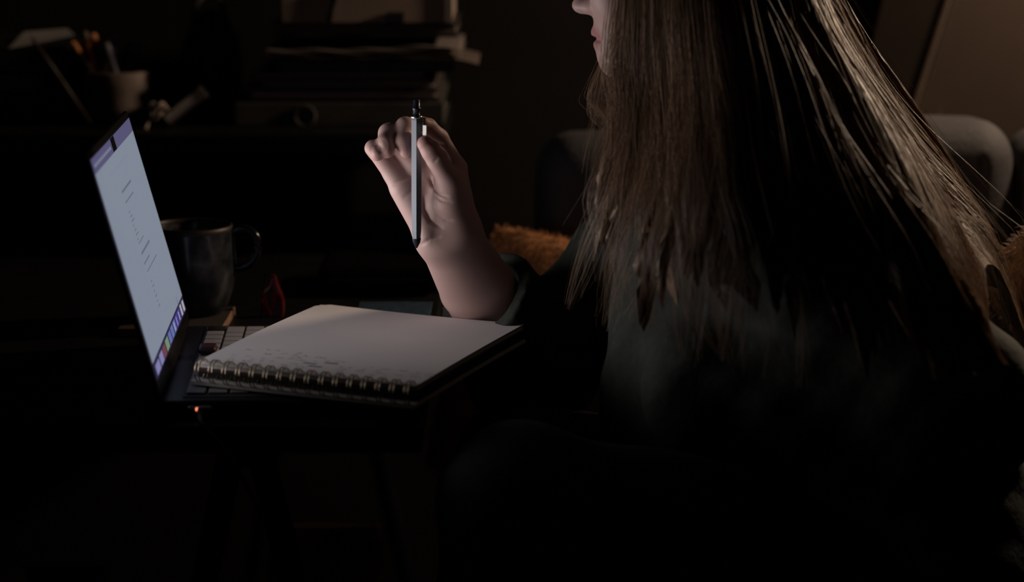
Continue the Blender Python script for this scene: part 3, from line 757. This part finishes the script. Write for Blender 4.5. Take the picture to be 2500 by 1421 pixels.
# ------------------------------------------------------------------ the person
HY = 2.145                                    # plane of the raised hand
def hp_(x, y, d=0): return np.array(Wp(x, y, HY+d/100))
cm = .0096
# hand, wrist and forearm
g = Grid((-.15, 2.05, .735), (.04, 2.31, 1.02), .00125)
def chain(pts, k=.004):
    D = None
    for (p, r), (q, s) in zip(pts[:-1], pts[1:]):
        d = g.cone(hp_(*p), hp_(*q), r*cm, s*cm); D = d if D is None else smin(D, d, k)
    return D
palm = chain([((1127, 562, 0), 1.55), ((1112, 412, .1), 1.15)])
for pts in ([((1105, 566, .2), 1.5), ((1070, 390, .3), 1.12)], [((1080, 576, .2), 1.45), ((1016, 398, .2), 1.05)], [((1060, 586, 0), 1.4), ((962, 426, 0), .98)]):
    palm = smin(palm, chain(pts), .012)
palm = smin(palm, chain([((1052, 568, -.4), 1.35), ((985, 462, -.45), 1.15)]), .010)           # hypothenar
fore = smin(chain([((1130, 572, 0), 1.75), ((1200, 690, 4.4), 2.3), ((1300, 890, 12.5), 3.4)]), chain([((1064, 592, 0), 1.65), ((1128, 715, 5.0), 2.15), ((1255, 890, 13), 3.2)]), .022)
fore = smin(fore, chain([((1098, 590, -.1), 1.7), ((1162, 704, 4.6), 2.6)]), .015)
hand = smin(palm, fore, .016)
hand = smin(hand, chain([((1118, 552, -.5), 1.75), ((1100, 490, -1.4), 1.85), ((1098, 446, -2.0), 1.35)]), .012)   # thenar
thumb = chain([((1100, 450, -2.0), 1.18), ((1066, 388, -3.1), 1.02), ((1052, 368, -3.4), .95), ((1038, 351, -3.5), .80)], .003)
hand = smin(hand, thumb, .007)
web = chain([((1108, 440, -.6), .7), ((1096, 452, -1.6), .8)]); hand = smin(hand, web, .012)
FING = dict(
 index=[((1112, 410, 0), 1.05), ((1072, 337, -.5), .90), ((1046, 309, -1.5), .78), ((1031, 301, -2.3), .68)],
 middle=[((1068, 388, .2), 1.12), ((990, 310, -.2), .98), ((984, 345, -1.6), .80), ((992, 369, -1.95), .70)],
 ring=[((1012, 396, .1), 1.15), ((949, 326, -.3), 1.0), ((941, 348, -1.7), .80), ((946, 369, -2.1), .70)],
 little=[((962, 423, 0), 1.08), ((918, 365, -.4), .94), ((911, 362, -1.5), .78), ((921, 377, -2.2), .66)])
for nme, pts in FING.items():
    hand = smin(hand, chain(pts, .0028), .0042)
# skin creases: shallow grooves on the palm side
def groove(pts, depth, wd):
    D = np.float32(9); Wt = np.float32(0); n = len(pts)-1
    for i, (a, b) in enumerate(zip(pts[:-1], pts[1:])):
        A, B = hp_(*a), hp_(*b); ba = (B-A)[[0, 2]]; px_, pz_ = g.X-A[0], g.Z-A[2]
        t = np.clip((px_*ba[0]+pz_*ba[1])/(ba@ba), 0, 1); d_ = np.sqrt((px_-t*ba[0])**2+(pz_-t*ba[1])**2)
        Wt = np.where(d_ < D, np.abs(np.sin(np.pi*np.clip((i+t)/n, 0, 1)))**.7, Wt); D = np.minimum(D, d_)
    return depth*Wt*np.exp(-(D/wd)**2)*(g.Y < HY+.012)
for pts, dp, wd in [([(1049, 428), (1056, 448), (1074, 463), (1100, 470)], .0022, .0014), ([(1060, 466), (1080, 478), (1108, 482)], .0013, .0012), ([(1036, 470), (1037, 505), (1052, 532), (1084, 548)], .0020, .0018),
                    ([(1065, 515), (1090, 527), (1110, 528)], .0011, .0012), ([(1026, 592), (1050, 577), (1080, 566)], .0014, .0015), ([(952, 452), (975, 438), (1000, 428), (1030, 432)], .0012, .0016), ([(985, 478), (1005, 462), (1030, 448)], .0010, .0016),
                    ([(1060, 384), (1074, 370)], .0009, .0012), ([(1070, 345), (1092, 352)], .001, .0014)]:
    hand = hand+groove(pts, dp, wd)
def surf_pt(p, n, r): return hp_(*p)+np.array(n)/np.linalg.norm(n)*r*cm
NAILS = [surf_pt((943, 359, -1.85), (-.5, -.8, .2), .80), surf_pt((917, 369, -1.85), (.1, -.9, .2), .74), surf_pt((1046, 352, -3.6), (.5, -.2, .8), .85)]
for c_ in NAILS:
    q = np.sqrt((g.X-c_[0])**2+(g.Y-c_[1])**2+((g.Z-c_[2])*.8)**2)
    hand = hand+(.0004*np.exp(-((q-.0048)/.0009)**2)).astype(np.float32)
Vh, Fh = surface(g, hand)
red = np.zeros(len(Vh))
for nme, pts in list(FING.items())+[('thumb', [((1045, 358, -3.5), .85), ((1038, 351, -3.6), .8)])]:
    c_ = hp_(*pts[-1][0]); red = np.maximum(red, np.exp(-(np.linalg.norm(Vh-c_, axis=1)/.013)**2))
SK = np.array((.52, .35, .32)); RED = np.array((.50, .22, .19)); LIP = np.array((.40, .15, .15))
colh = SK+(RED-SK)*red[:, None]*.5
for c_ in NAILS:
    q = np.linalg.norm((Vh-c_)*np.array([1, 1, .8]), axis=1); wn = np.clip((.0046-q)/.0008, 0, 1)[:, None]; colh = colh*(1-wn)+np.array((.54, .355, .32))*wn
# head
FY = 2.12
def fp(x, y, d=0): return np.array(Wp(x, y, FY+d/100))
g = Grid(fp(1385, 420)[[0, 1, 2]]*[1, 0, 1]+[0, 2.005, 0], (.30, 2.235, 1.30), .002)
def cn(p, q, r, s): return g.cone(fp(*p), fp(*q), r*cm, s*cm)
head = g.ell(fp(1695, -195), (.096, .076, .101))
head = smin(head, g.ell(fp(1585, 0), (.046, .052, .085)), .03)
for s in (-1, 1):
    head = smin(head, cn((1505, 145, s*1.0), (1650, 60, s*4.9), 1.2, 1.4), .018)
    head = smin(head, g.ell(fp(1500, -20, s*3.2), (.022, .02, .026)), .02)                 # cheek
    head = smin(head, g.ell(fp(1700, -60, s*7.6), (.016, .007, .03)), .004)                # ear
head = smin(head, cn((1500, 152, -.7), (1500, 152, .7), 1.08, 1.08), .009)                 # chin
head = smin(head, cn((1488, 130, -1), (1488, 130, 1), .72, .72), .008)
head = smin(head, g.ell(fp(1483, 72), (.0125, .024, .024)), .010)                          # around the mouth
head = smin(head, cn((1682, 70), (1795, 340), 5.0, 5.6), .03)                              # neck
head = smin(head, g.ell(fp(1475, -165), (.016, .05, .012)), .015)                          # brow
nose = smin(cn((1458, -120), (1419, 10), .55, .62), g.ell(fp(1440, 14), (.014, .013, .0075)), .008)
head = smin(head, nose, .008)
for s in (-1, 1): head = smin(head, g.ell(fp(1446, 16, s*1.1), (.008, .006, .007)), .004); head = smin(head, g.ell(fp(1492, -112, s*3.1), (.013, .014, .0115)), .004)
lipu = smin(cn((1458, 80, 0), (1478, 86, 1.9), .55, .25), cn((1458, 80, 0), (1478, 86, -1.9), .55, .25), .003)
lipl = smin(cn((1466, 107, 0), (1482, 98, 1.8), .58, .25), cn((1466, 107, 0), (1482, 98, -1.8), .58, .25), .003)
head = smin(head, smin(lipu, lipl, .0012), .0035)
mo = fp(1452, 94); head = head+.0030*np.exp(-((g.Z-mo[2])/.0022)**2)*(np.abs(g.Y-FY) < .02)*(g.X < mo[0]+.014)
# bridge of skin under the clothes down to the shoulders
Vf, Ff = surface(g, head)
lp_ = np.minimum.reduce([np.linalg.norm((Vf-fp(x, y, d))/np.array([.011, .010, .0066]), axis=1) for x, y, d in ((1456, 81, 0), (1460, 82, .8), (1460, 82, -.8), (1470, 85, 1.5), (1470, 85, -1.5), (1464, 107, 0), (1468, 106, .8), (1468, 106, -.8), (1476, 102, 1.5))])
lw = np.clip(1.35-lp_, 0, 1)[:, None]
colf = SK+(LIP-SK)*lw*.8
for s_ in (-1, 1):      # eyebrows and the line of the lashes
    for (x_, y_), r_, k_ in (((1474, -150), (.016, .019, .0035), .8), ((1478, -106), (.014, .013, .0018), .85)):
        q = np.linalg.norm((Vf-fp(x_, y_, s_*3.1))/np.array(r_), axis=1); wn = (np.clip(1.3-q, 0, .4)/.4*k_)[:, None]
        colf = colf*(1-wn)+np.array((.07, .04, .025))*wn
# trunk, upper arms and legs (under the clothes)
sh_l, sh_r = np.array((.235, 2.005, .905)), np.array((.222, 2.275, .92))
el_l, el_r = np.array((.405, 1.955, .748)), np.array(Wp(1308, 890, HY+.127))
wr_l = np.array((.175, 2.0, .755))
hip_l, hip_r = np.array((.355, 2.03, .545)), np.array((.355, 2.21, .545))
kn_l, kn_r = np.array((.008, 1.905, .667)), np.array((.015, 2.215, .61))
an_l, an_r = np.array((-.03, 1.96, .09)), np.array((-.03, 2.22, .09))
def body_sdf(g, ex_=0.):
    e = ex_; C_ = g.cone
    d = smin(C_((.37, 2.06, .56), (.34, 2.08, .70), .115+e, .095+e), C_((.37, 2.18, .56), (.34, 2.17, .70), .115+e, .095+e), .06)
    d = smin(d, smin(C_((.34, 2.08, .70), (.262, 2.06, .86), .095+e, .084+e), C_((.34, 2.17, .70), (.258, 2.18, .86), .095+e, .084+e), .06), .05)
    d = smin(d, C_((.262, 2.05, .915), (.25, 2.22, .92), .058+e, .062+e), .05)
    d = smin(d, C_((.245, 2.12, .93), (.215, 2.12, 1.01), .055+e*.6, .05+e*.4), .03)
    return d
def arms_sdf(g, e=0.):
    C_ = g.cone
    r = smin(C_(sh_r, el_r, .048+e, .040+e), C_(sh_l, el_l, .048+e, .042+e), .01)
    return smin(r, C_(el_l, wr_l, .042+e, .030+e), .02)
def legs_sdf(g, e=0.):
    C_ = g.cone; D = None
    for h, k, a in ((hip_l, kn_l, an_l), (hip_r, kn_r, an_r)):
        d = smin(C_(h, k, .080+e, .056+e), C_(k, a, .054+e, .038+e), .02)
        D = d if D is None else smin(D, d, .02)
    return D
def feet_sdf(g, e=0.):
    D = None
    for a in (an_l, an_r):
        d = smin(g.cone(a, a+np.array((0, 0, -.035)), .036+e, .034+e), g.cone(a+np.array((.03, 0, -.055)), a+np.array((-.14, 0, -.062)), .030+e, .022+e), .02)
        D = d if D is None else np.minimum(D, d)
    return D
g = Grid((-.20, 1.80, .0), (.56, 2.46, 1.06), .008)
d = smin(smin(body_sdf(g), arms_sdf(g), .03), smin(legs_sdf(g), feet_sdf(g), .01), .03)
hl = smin(g.cone(wr_l, wr_l+np.array((-.012, .09, -.02)), .028, .034), g.cone(wr_l+np.array((-.012, .09, -.02)), wr_l+np.array((-.012, .17, -.03)), .034, .02), .02)
d = smin(d, hl, .01)
Vb, Fb = surface(g, d)
Va = np.vstack([Vb, Vf, Vh]); Fa = np.vstack([Fb, Ff+len(Vb), Fh+len(Vb)+len(Vf)])
colA = np.vstack([np.tile(SK, (len(Vb), 1)), colf, colh])
me = mesh_np('person', Va, Fa)
at = me.color_attributes.new('Col', 'FLOAT_COLOR', 'POINT'); at.data.foreach_set('color', np.hstack([colA, np.ones((len(colA), 1))]).astype(np.float32).ravel())
person = obj('person', me, M['skin'])
tag(person, 'long-haired person in a dark jacket seated facing left, holding up a pen', 'person')
# jacket, hollow, with an open cuff at the raised wrist
g = Grid((-.07, 1.855, .44), (.56, 2.50, 1.03), .0052)
dj = smin(body_sdf(g, .020), smin(arms_sdf(g, .012), body_sdf(g, .012), .03), .03)
sl = g.cone(el_r, np.array(Wp(1162, 706, HY+.050)), .066, .058); sl2 = g.cone(sh_r, el_r, .058, .055)
dj = smin(dj, smin(sl, sl2, .02), .02)
dj = smin(dj, g.cone(sh_l, el_l, .060, .060), .03); dj = smin(dj, g.cone(el_l, wr_l, .064, .052), .03)
dj = smin(dj, g.cone((.235, 2.16, .84), (.235, 2.16, .60), .09, .10), .04)
dj = smin(dj, g.cone((.185, 2.11, .85), (.165, 2.10, .62), .075, .10), .03)
dj = smin(dj, smin(g.cone(wr_l, wr_l+np.array((-.012, .09, -.02)), .050, .050), g.cone(wr_l+np.array((-.012, .09, -.02)), wr_l+np.array((-.012, .17, -.03)), .050, .045), .01), .02)
dj = smin(dj, g.cone((.375, 2.02, .52), (.375, 2.22, .52), .125, .125), .04)
dj = dj+g.waves(.0055, 40, 11)+g.waves(.0016, 110, 12)
axr = np.array(el_r)-hp_(1098, 590); axr /= np.linalg.norm(axr)
cuff = np.array(Wp(1162, 706, HY+.050))
pl = g.plane(cuff+axr*.013, tuple(-axr-np.array((.42, 0, 0)))); dj = np.where(g.X < .04, np.maximum(dj, pl), dj)
inner = smin(g.cone(el_r, hp_(1098, 590), .045, .033), g.cone(el_r, sh_r, .05, .05), .01)
dj = np.maximum(dj, -(inner+.0))
dj = np.maximum(dj, g.plane((0, 0, .985), (-.25, 0, 1)))
Vj, Fj = surface(g, dj)
jk = obj('jacket', mesh_np('jacket', Vj, Fj), M['jacket_green'], person)
tag(jk, 'dark green jacket with wrinkled sleeves')
g = Grid((-.12, 1.80, .06), (.54, 2.37, .80), .0062)
dt = smin(legs_sdf(g, .011), smin(g.cone((.36, 2.05, .55), (.36, 2.19, .55), .112, .112), legs_sdf(g, .006), .03), .03)+g.waves(.002, 60, 21)
obj('trousers', mesh_np('trousers', *surface(g, dt)), M['trousers'], person)
g = Grid((-.22, 1.89, -.005), (.10, 2.29, .12), .005)
ds = np.maximum(smin(feet_sdf(g, .008), feet_sdf(g, .006), .01), -(g.Z-.004)+g.X*0+g.Y*0)
obj('socks', mesh_np('socks', *surface(g, ds)), M['trousers'], person)

# hair: long strands falling from the head over shoulder, chest and back
NEAR = [
 [(1690, -440, 2.10), (1560, -330, 2.05), (1530, -170, 2.04), (1520, -40, 2.04), (1512, 70, 2.045), (1502, 180, 2.04), (1505, 300, 2.02), (1480, 440, 2.01), (1442, 580, 2.02), (1398, 750, 2.05)],
 [(1700, -445, 2.10), (1600, -340, 2.04), (1560, -170, 2.03), (1553, -40, 2.03), (1552, 70, 2.03), (1552, 200, 2.03), (1560, 330, 2.01), (1545, 470, 1.99), (1500, 620, 1.99), (1472, 800, 2.03)],
 [(1710, -450, 2.10), (1640, -345, 2.04), (1612, -170, 2.025), (1612, -40, 2.02), (1615, 70, 2.02), (1622, 220, 2.01), (1625, 360, 1.98), (1612, 500, 1.95), (1580, 650, 1.94), (1575, 800, 1.97)],
 [(1720, -450, 2.10), (1680, -345, 2.035), (1668, -170, 2.02), (1672, -40, 2.01), (1680, 70, 2.0), (1690, 220, 1.98), (1695, 380, 1.93), (1680, 520, 1.90), (1660, 680, 1.89), (1695, 870, 1.90)],
 [(1730, -450, 2.10), (1725, -345, 2.035), (1730, -170, 2.02), (1740, -40, 2.005), (1752, 70, 1.99), (1772, 230, 1.955), (1790, 400, 1.905), (1785, 560, 1.875), (1780, 710, 1.86), (1780, 900, 1.865)],
 [(1740, -448, 2.10), (1770, -345, 2.035), (1795, -170, 2.02), (1812, -40, 2.005), (1832, 70, 1.99), (1872, 230, 1.955), (1915, 410, 1.905), (1940, 580, 1.875), (1955, 740, 1.86), (1975, 930, 1.86)],
 [(1750, -445, 2.10), (1815, -340, 2.04), (1860, -170, 2.025), (1885, -40, 2.02), (1910, 70, 2.0), (1965, 230, 1.965), (2035, 410, 1.925), (2100, 580, 1.895), (2150, 750, 1.865), (2200, 930, 1.86)],
 [(1760, -440, 2.11), (1855, -330, 2.05), (1915, -170, 2.04), (1945, -40, 2.035), (1978, 70, 2.02), (2045, 220, 1.98), (2130, 400, 1.93), (2220, 570, 1.895), (2295, 730, 1.875), (2400, 905, 1.87)],
 [(1765, -435, 2.11), (1890, -315, 2.07), (1965, -170, 2.06), (2000, -40, 2.06), (2035, 60, 2.05), (2105, 200, 2.03), (2195, 360, 2.0), (2295, 520, 1.95), (2385, 660, 1.91), (2450, 880, 1.89)],
 [(1770, -430, 2.12), (1915, -300, 2.10), (2000, -170, 2.10), (2045, -40, 2.10), (2085, 45, 2.10), (2145, 170, 2.11), (2220, 300, 2.12), (2320, 440, 2.12), (2420, 580, 2.10), (2490, 790, 2.06)],
]
G_ = np.array([[tuple(Wp(*p)) for p in gd] for gd in NEAR])              # (guides, points, 3)
KP = 23
Gs = np.array([spline(q, KP) for q in G_])                               # (guides, KP, 3)
tt = np.linspace(0, 1, KP)
def hairset(Gs, n_clump, per, side, seed, lift=.0, keep=None):
    r = np.random.default_rng(seed); ng = len(Gs); out = []; rad = []
    for c in range(n_clump):
        f = r.random()*(ng-1) if keep is None else keep[0]+r.random()*(keep[1]-keep[0]); i = min(int(f), ng-2); w_ = f-i
        base = Gs[i]*(1-w_)+Gs[i+1]*w_
        # waves that grow towards the ends
        am = .006+.016*r.random()**1.5; ph = r.random()*6.28; fq = 11+9*r.random()
        env = np.clip(tt*1.7-.75, 0, 1)
        wave = np.stack([np.sin(tt*fq+ph), .8*np.cos(tt*fq*.9+ph*1.7), .3*np.sin(tt*fq*1.1+ph)], 1)*(am*env)[:, None]
        off = r.normal(size=3)*np.array((.011, .005, .003)); Lk = .78+.30*r.random()
        base = base+wave+off[None]*(.12+.88*np.clip(tt*2-.8, 0, 1))[:, None]
        base[:, 1] -= side*.003*r.random()
        m = per
        o1 = r.normal(size=(m, 1, 3))*np.array((.0068, .006, .003)); taper = (1-.70*np.clip((tt-.45)/.55, 0, 1))[None, :, None]*(.35+.65*np.clip(tt*2.2, 0, 1))[None, :, None]
        am2 = .0012*r.random((m, 1, 1))*np.clip(tt*1.5-.3, 0, 1)[None, :, None]; ph2 = r.random((m, 1, 1))*6.28; f2 = 9+16*r.random((m, 1, 1))
        fl_ = (r.random((m, 1, 1)) < .05)*r.normal(size=(m, 1, 3))*.016*np.clip(tt-.4, 0, 1)[None, :, None]
        P = base[None]+o1*taper+np.concatenate([am2*np.sin(tt[None, :, None]*f2+ph2), am2*np.cos(tt[None, :, None]*f2*.8+ph2), 0*am2*tt[None, :, None]], 2)+fl_
        # cut each strand at its own length
        ln = np.clip(Lk*r.uniform(.86, 1.0, (m, 1)), .5, 1.04)
        u = np.clip(ln*tt[None], 0, 1)*(KP-1); i0 = np.minimum(u.astype(int), KP-2); fr = (u-i0)[..., None]
        rows = np.arange(m)[:, None]; P = P[rows, i0]*(1-fr)+P[rows, i0+1]*fr
        out.append(P); rad.append((.00017*(.7+.8*r.random((m, 1))))*(1-.75*np.clip((tt-.7)/.3, 0, 1))[None])
    return np.concatenate(out), np.concatenate(rad)
def mat_lock():
    m = bpy.data.materials.new('hair_lock'); m.use_nodes = True; nt = m.node_tree; b = nt.nodes['Principled BSDF']; MATS['hair_lock'] = m
    b.inputs['Roughness'].default_value = .5; b.inputs['Specular IOR Level'].default_value = .45
    uv = nt.nodes.new('ShaderNodeUVMap'); mp = nt.nodes.new('ShaderNodeMapping'); mp.inputs['Scale'].default_value = (520, 5, 1)
    n = nt.nodes.new('ShaderNodeTexNoise'); n.inputs['Scale'].default_value = 1; n.inputs['Detail'].default_value = 3; n.inputs['Roughness'].default_value = .6
    r = nt.nodes.new('ShaderNodeValToRGB'); r.color_ramp.elements[0].position = .3; r.color_ramp.elements[1].position = .7
    r.color_ramp.elements[0].color = (.13, .078, .045, 1); r.color_ramp.elements[1].color = (.36, .23, .145, 1)
    bp = nt.nodes.new('ShaderNodeBump'); bp.inputs['Strength'].default_value = .55; bp.inputs['Distance'].default_value = .0012
    L_ = nt.links.new
    L_(uv.outputs[0], mp.inputs[0]); L_(mp.outputs[0], n.inputs['Vector']); L_(n.outputs['Fac'], r.inputs[0]); L_(r.outputs[0], b.inputs['Base Color'])
    L_(n.outputs['Fac'], bp.inputs['Height']); L_(bp.outputs[0], b.inputs['Normal']); return m
mat_lock()
def hair_sheet(name, Gs, seed, nc=420, nr=64, side=1):
    """one smooth lobed layer of hair under the single strands: combed locks with ragged ends"""
    r = np.random.default_rng(seed); ng = len(Gs)
    A = np.array([spline(Gs[:, k], nc) for k in range(Gs.shape[1])])            # (KP, nc, 3)
    t = np.linspace(0, 1, nr); f = np.linspace(0, 1, nc)
    def n1(freq, sd):
        q = np.random.default_rng(sd); k = q.normal(size=int(freq)+3); x_ = f*freq; i = x_.astype(int); w_ = x_-i; w_ = w_*w_*(3-2*w_); return k[i]*(1-w_)+k[i+1]*w_
    end = np.clip(.90-.07*(f < .55)+.10*(f > .72)+.05*n1(26, seed+1)+.035*n1(70, seed+2)+.04*n1(170, seed+3), .72, 1.0)
    u = np.clip(t[:, None]*end[None], 0, 1)*(A.shape[0]-1); i0 = np.minimum(u.astype(int), A.shape[0]-2); fr = (u-i0)[..., None]
    cc = np.arange(nc)[None]
    # smooth in t: Catmull-Rom over the sampled rows
    P = A[i0, cc]*(1-fr)+A[i0+1, cc]*fr
    T = np.gradient(P, axis=0); Sx = np.gradient(P, axis=1); N = np.cross(Sx, T); N /= np.linalg.norm(N, axis=2, keepdims=True)+1e-9
    if (N[:, nc//2, 1].mean()*side) > 0: N = -N
    # lobes drift sideways along the hair
    d = 0
    for fq, am in ((14, .0045), (34, .0030), (80, .0014)):
        k = np.random.default_rng(seed+fq).normal(size=fq+8); sh = .55*np.sin(t*5+fq)[:, None]*(t[:, None])+.25*np.sin(f*9+t[:, None]*7)
        x_ = np.clip(f[None]*fq+2+sh, 0, fq+6); i = x_.astype(int); w_ = x_-i; w_ = w_*w_*(3-2*w_); d = d+am*(k[i]*(1-w_)+k[i+1]*w_)
    env = np.clip(t*2.2-.25, .12, 1)[:, None]
    P = P+N*(d*env)[..., None]
    wv = np.clip(t*1.7-.75, 0, 1)[:, None]*.011
    ph = 3*n1(18, seed+5)[None]
    P[..., 0] += wv*np.sin(t[:, None]*13+ph); P[..., 2] += .3*wv*np.cos(t[:, None]*12+ph)
    idx = np.arange(nr*nc).reshape(nr, nc); F = np.stack([idx[:-1, :-1], idx[:-1, 1:], idx[1:, 1:], idx[1:, :-1]], -1).reshape(-1, 4)
    me = mesh_np(name, P.reshape(-1, 3), F)
    uvs = np.stack([np.broadcast_to(f[None], (nr, nc)), np.broadcast_to(t[:, None], (nr, nc))], -1).reshape(-1, 2)
    ul = me.uv_layers.new(name='UVMap'); ul.data.foreach_set('uv', uvs[F.ravel()].astype(np.float32).ravel())
    return me, P, N
def combed(P, N, n, seed, c0=0., c1=1., K=23, lift=(.0003, .0022)):
    """fine strands lying on a hair layer, following its locks"""
    r = np.random.default_rng(seed); nr, nc, _ = P.shape
    c = (c0+(c1-c0)*r.random((n, 1)))*(nc-1); tk = np.linspace(0, 1, K)[None]
    c = c+nc*.012*r.normal(size=(n, 1))*tk+nc*.004*np.sin(tk*(4+6*r.random((n, 1)))+6.28*r.random((n, 1)))*tk
    c = np.clip(c, 0, nc-1.001); te = np.clip(.86+.2*r.random((n, 1)), 0, 1); u = tk*te*(nr-1.001)
    i, j = u.astype(int), c.astype(int); a, b = (u-i)[..., None], (c-j)[..., None]
    def smp(A): return (A[i, j]*(1-b)+A[i, j+1]*b)*(1-a)+(A[i+1, j]*(1-b)+A[i+1, j+1]*b)*a
    h_ = (lift[0]+(lift[1]-lift[0])*r.random((n, 1))**2)[..., None]
    Q = smp(P)+smp(N)*h_*(.3+.7*tk[..., None])
    fly = (r.random((n, 1, 1)) < .028)*r.normal(size=(n, 1, 3))*np.array((.022, .012, .008))*np.clip(tk-.3, 0, 1)[..., None]**1.5*1.6
    Q = Q+fly+np.concatenate([.0012*np.sin(tk*14+6.28*r.random((n, 1)))[..., None]*tk[..., None], np.zeros((n, K, 2))], 2)
    return Q, .00018*(.7+.7*r.random((n, 1)))*(1-.7*np.clip((tk-.75)/.25, 0, 1))
g = Grid(fp(1470, 40)*[1, 0, 1]+[0, 2.01, 0], (.32, 2.23, 1.31), .003)
cap = g.ell(fp(1702, -200), (.101, .082, .107))+g.waves(.0012, 150, 41)
hl0, hl1 = fp(1560, -400), fp(1640, -40); dd_ = hl1-hl0
cap = smax(cap, g.plane(hl0, (dd_[2], 0, -dd_[0])), .006)
obj('hair_cap', mesh_np('hair_cap', *surface(g, cap)), M['hair'], person)
me_, SP, SN = hair_sheet('hair_layer', Gs, 71)
obj('hair_layer', me_, MATS['hair_lock'], person)
P1, R1 = combed(SP, SN, 7000, 31)
P2, R2 = combed(SP, SN, 1500, 32, .78, 1.)
P3, R3 = hairset(Gs, 130, 16, 1, 35, keep=(0., 5.0))
# the far side, falling behind the other shoulder
Gm = Gs.copy(); Gm[:, :, 1] = 2*2.125-Gm[:, :, 1]; Gm[:, :, 0] += .012*tt[None]; Gm = Gm[1:]
me_, SP, SN = hair_sheet('hair_layer', Gm, 72, 260, 48, -1)
obj('hair_layer', me_, MATS['hair_lock'], person)
P4, R4 = combed(SP, SN, 1600, 33)
# a few short wisps on the far side of the neck
W1 = np.array([spline([tuple(Wp(*p)) for p in q], KP) for q in (
 [(1560, -60, 2.20), (1500, 60, 2.20), (1462, 160, 2.19), (1440, 220, 2.19), (1434, 258, 2.19), (1452, 292, 2.19), (1490, 312, 2.18)],
 [(1580, -60, 2.20), (1530, 60, 2.20), (1490, 160, 2.19), (1465, 220, 2.19), (1460, 262, 2.19), (1480, 310, 2.19), (1510, 360, 2.18)])])
P5, R5 = hairset(W1, 10, 14, -1, 34)
P5 = P5*.55+P5.mean(0, keepdims=True)*.45
# loose flyaway strands
P6 = P1[::37].copy(); P6 = P6+RNG.normal(size=(len(P6), 1, 3))*np.array((.02, .012, .006))*np.clip(tt-.2, 0, 1)[None, :, None]*1.6; R6 = R1[::37]*.6
HP = np.concatenate([P1, P2, P3, P4, P5, P6]); HR = np.concatenate([R1, R2, R3, R4, R5, R6])
hr = obj('hair', strands_me('hair', HP, HR), M['hair'], person); tag(hr, 'long wavy light brown hair', kind='stuff')

# ------------------------------------------------------------------ the pen in the hand
pt, pb = Vector(hp_(1017, 282, -2.72)), Vector(hp_(1017, 606, -2.72)); pd = (pb-pt).normalized()
pen = thing('ballpoint_pen', 'slim grey-blue ballpoint pen with silver clip held in the raised hand', 'pen', pb)
sx_ = Vector((1, 0, 0)); sx_ = (sx_-pd*sx_.dot(pd)).normalized(); sy_ = pd.cross(sx_)
Mp = frame(sx_, sy_, pd, pt); PLn = (pb-pt).length
def pl_(name, prof, m, n=32): return obj(name, lathe_me(name, prof, n, Mp), m, pen)
CLIP_ROT = 35
pl_6 = lambda name, prof, m: obj(name, hexa(name, prof), m, pen)
def hexa(name, prof):
    me = lathe_me(name, prof, 6, Mp @ Matrix.Rotation(-math.pi/2, 4, 'Z')); me.polygons.foreach_set('use_smooth', [False]*len(me.polygons)); return me
pl_6('barrel', [(.0052, .0022), (.0054, .004), (.0054, PLn*.62), (.0050, PLn*.86), (.0042, PLn*.93), (.0040, PLn*.93)], M['pen_barrel'])
pl_('collar', [(0, 0), (.0050, 0), (.0056, .0005), (.0056, .0022), (.0050, .0024), (0, .0024)], M['silver'])
pl_('grip_cone', [(.0043, PLn*.925), (.0036, PLn*.955), (.0012, PLn*.992), (.0006, PLn), (0, PLn)], M['pen_dark'])
pl_('plunger', [(0, -.0150), (.0028, -.0150), (.0032, -.0142), (.0032, -.0078), (.0040, -.0074), (.0040, -.0060), (.0036, -.0056), (.0036, .0), (0, 0)], M['pen_dark'])
obj('clip_arm', box_me('clip_arm', (.0016, .0030, .020), .0005, 2, Mp @ Matrix.Translation((.0068, .0030, .012))), M['pen_dark'], pen)
obj('clip', box_me('clip', (.0046, .0012, .0098), .0004, 2, Mp @ Matrix.Translation((.0080, .0068, .0130)) @ Matrix.Rotation(math.radians(CLIP_ROT), 4, 'Z')), M['clip_glint'], pen)
obj('clip_bridge', box_me('clip_bridge', (.0042, .0034, .0016), .0005, 2, Mp @ Matrix.Translation((.0066, -.0018, .0030))), M['silver'], pen)
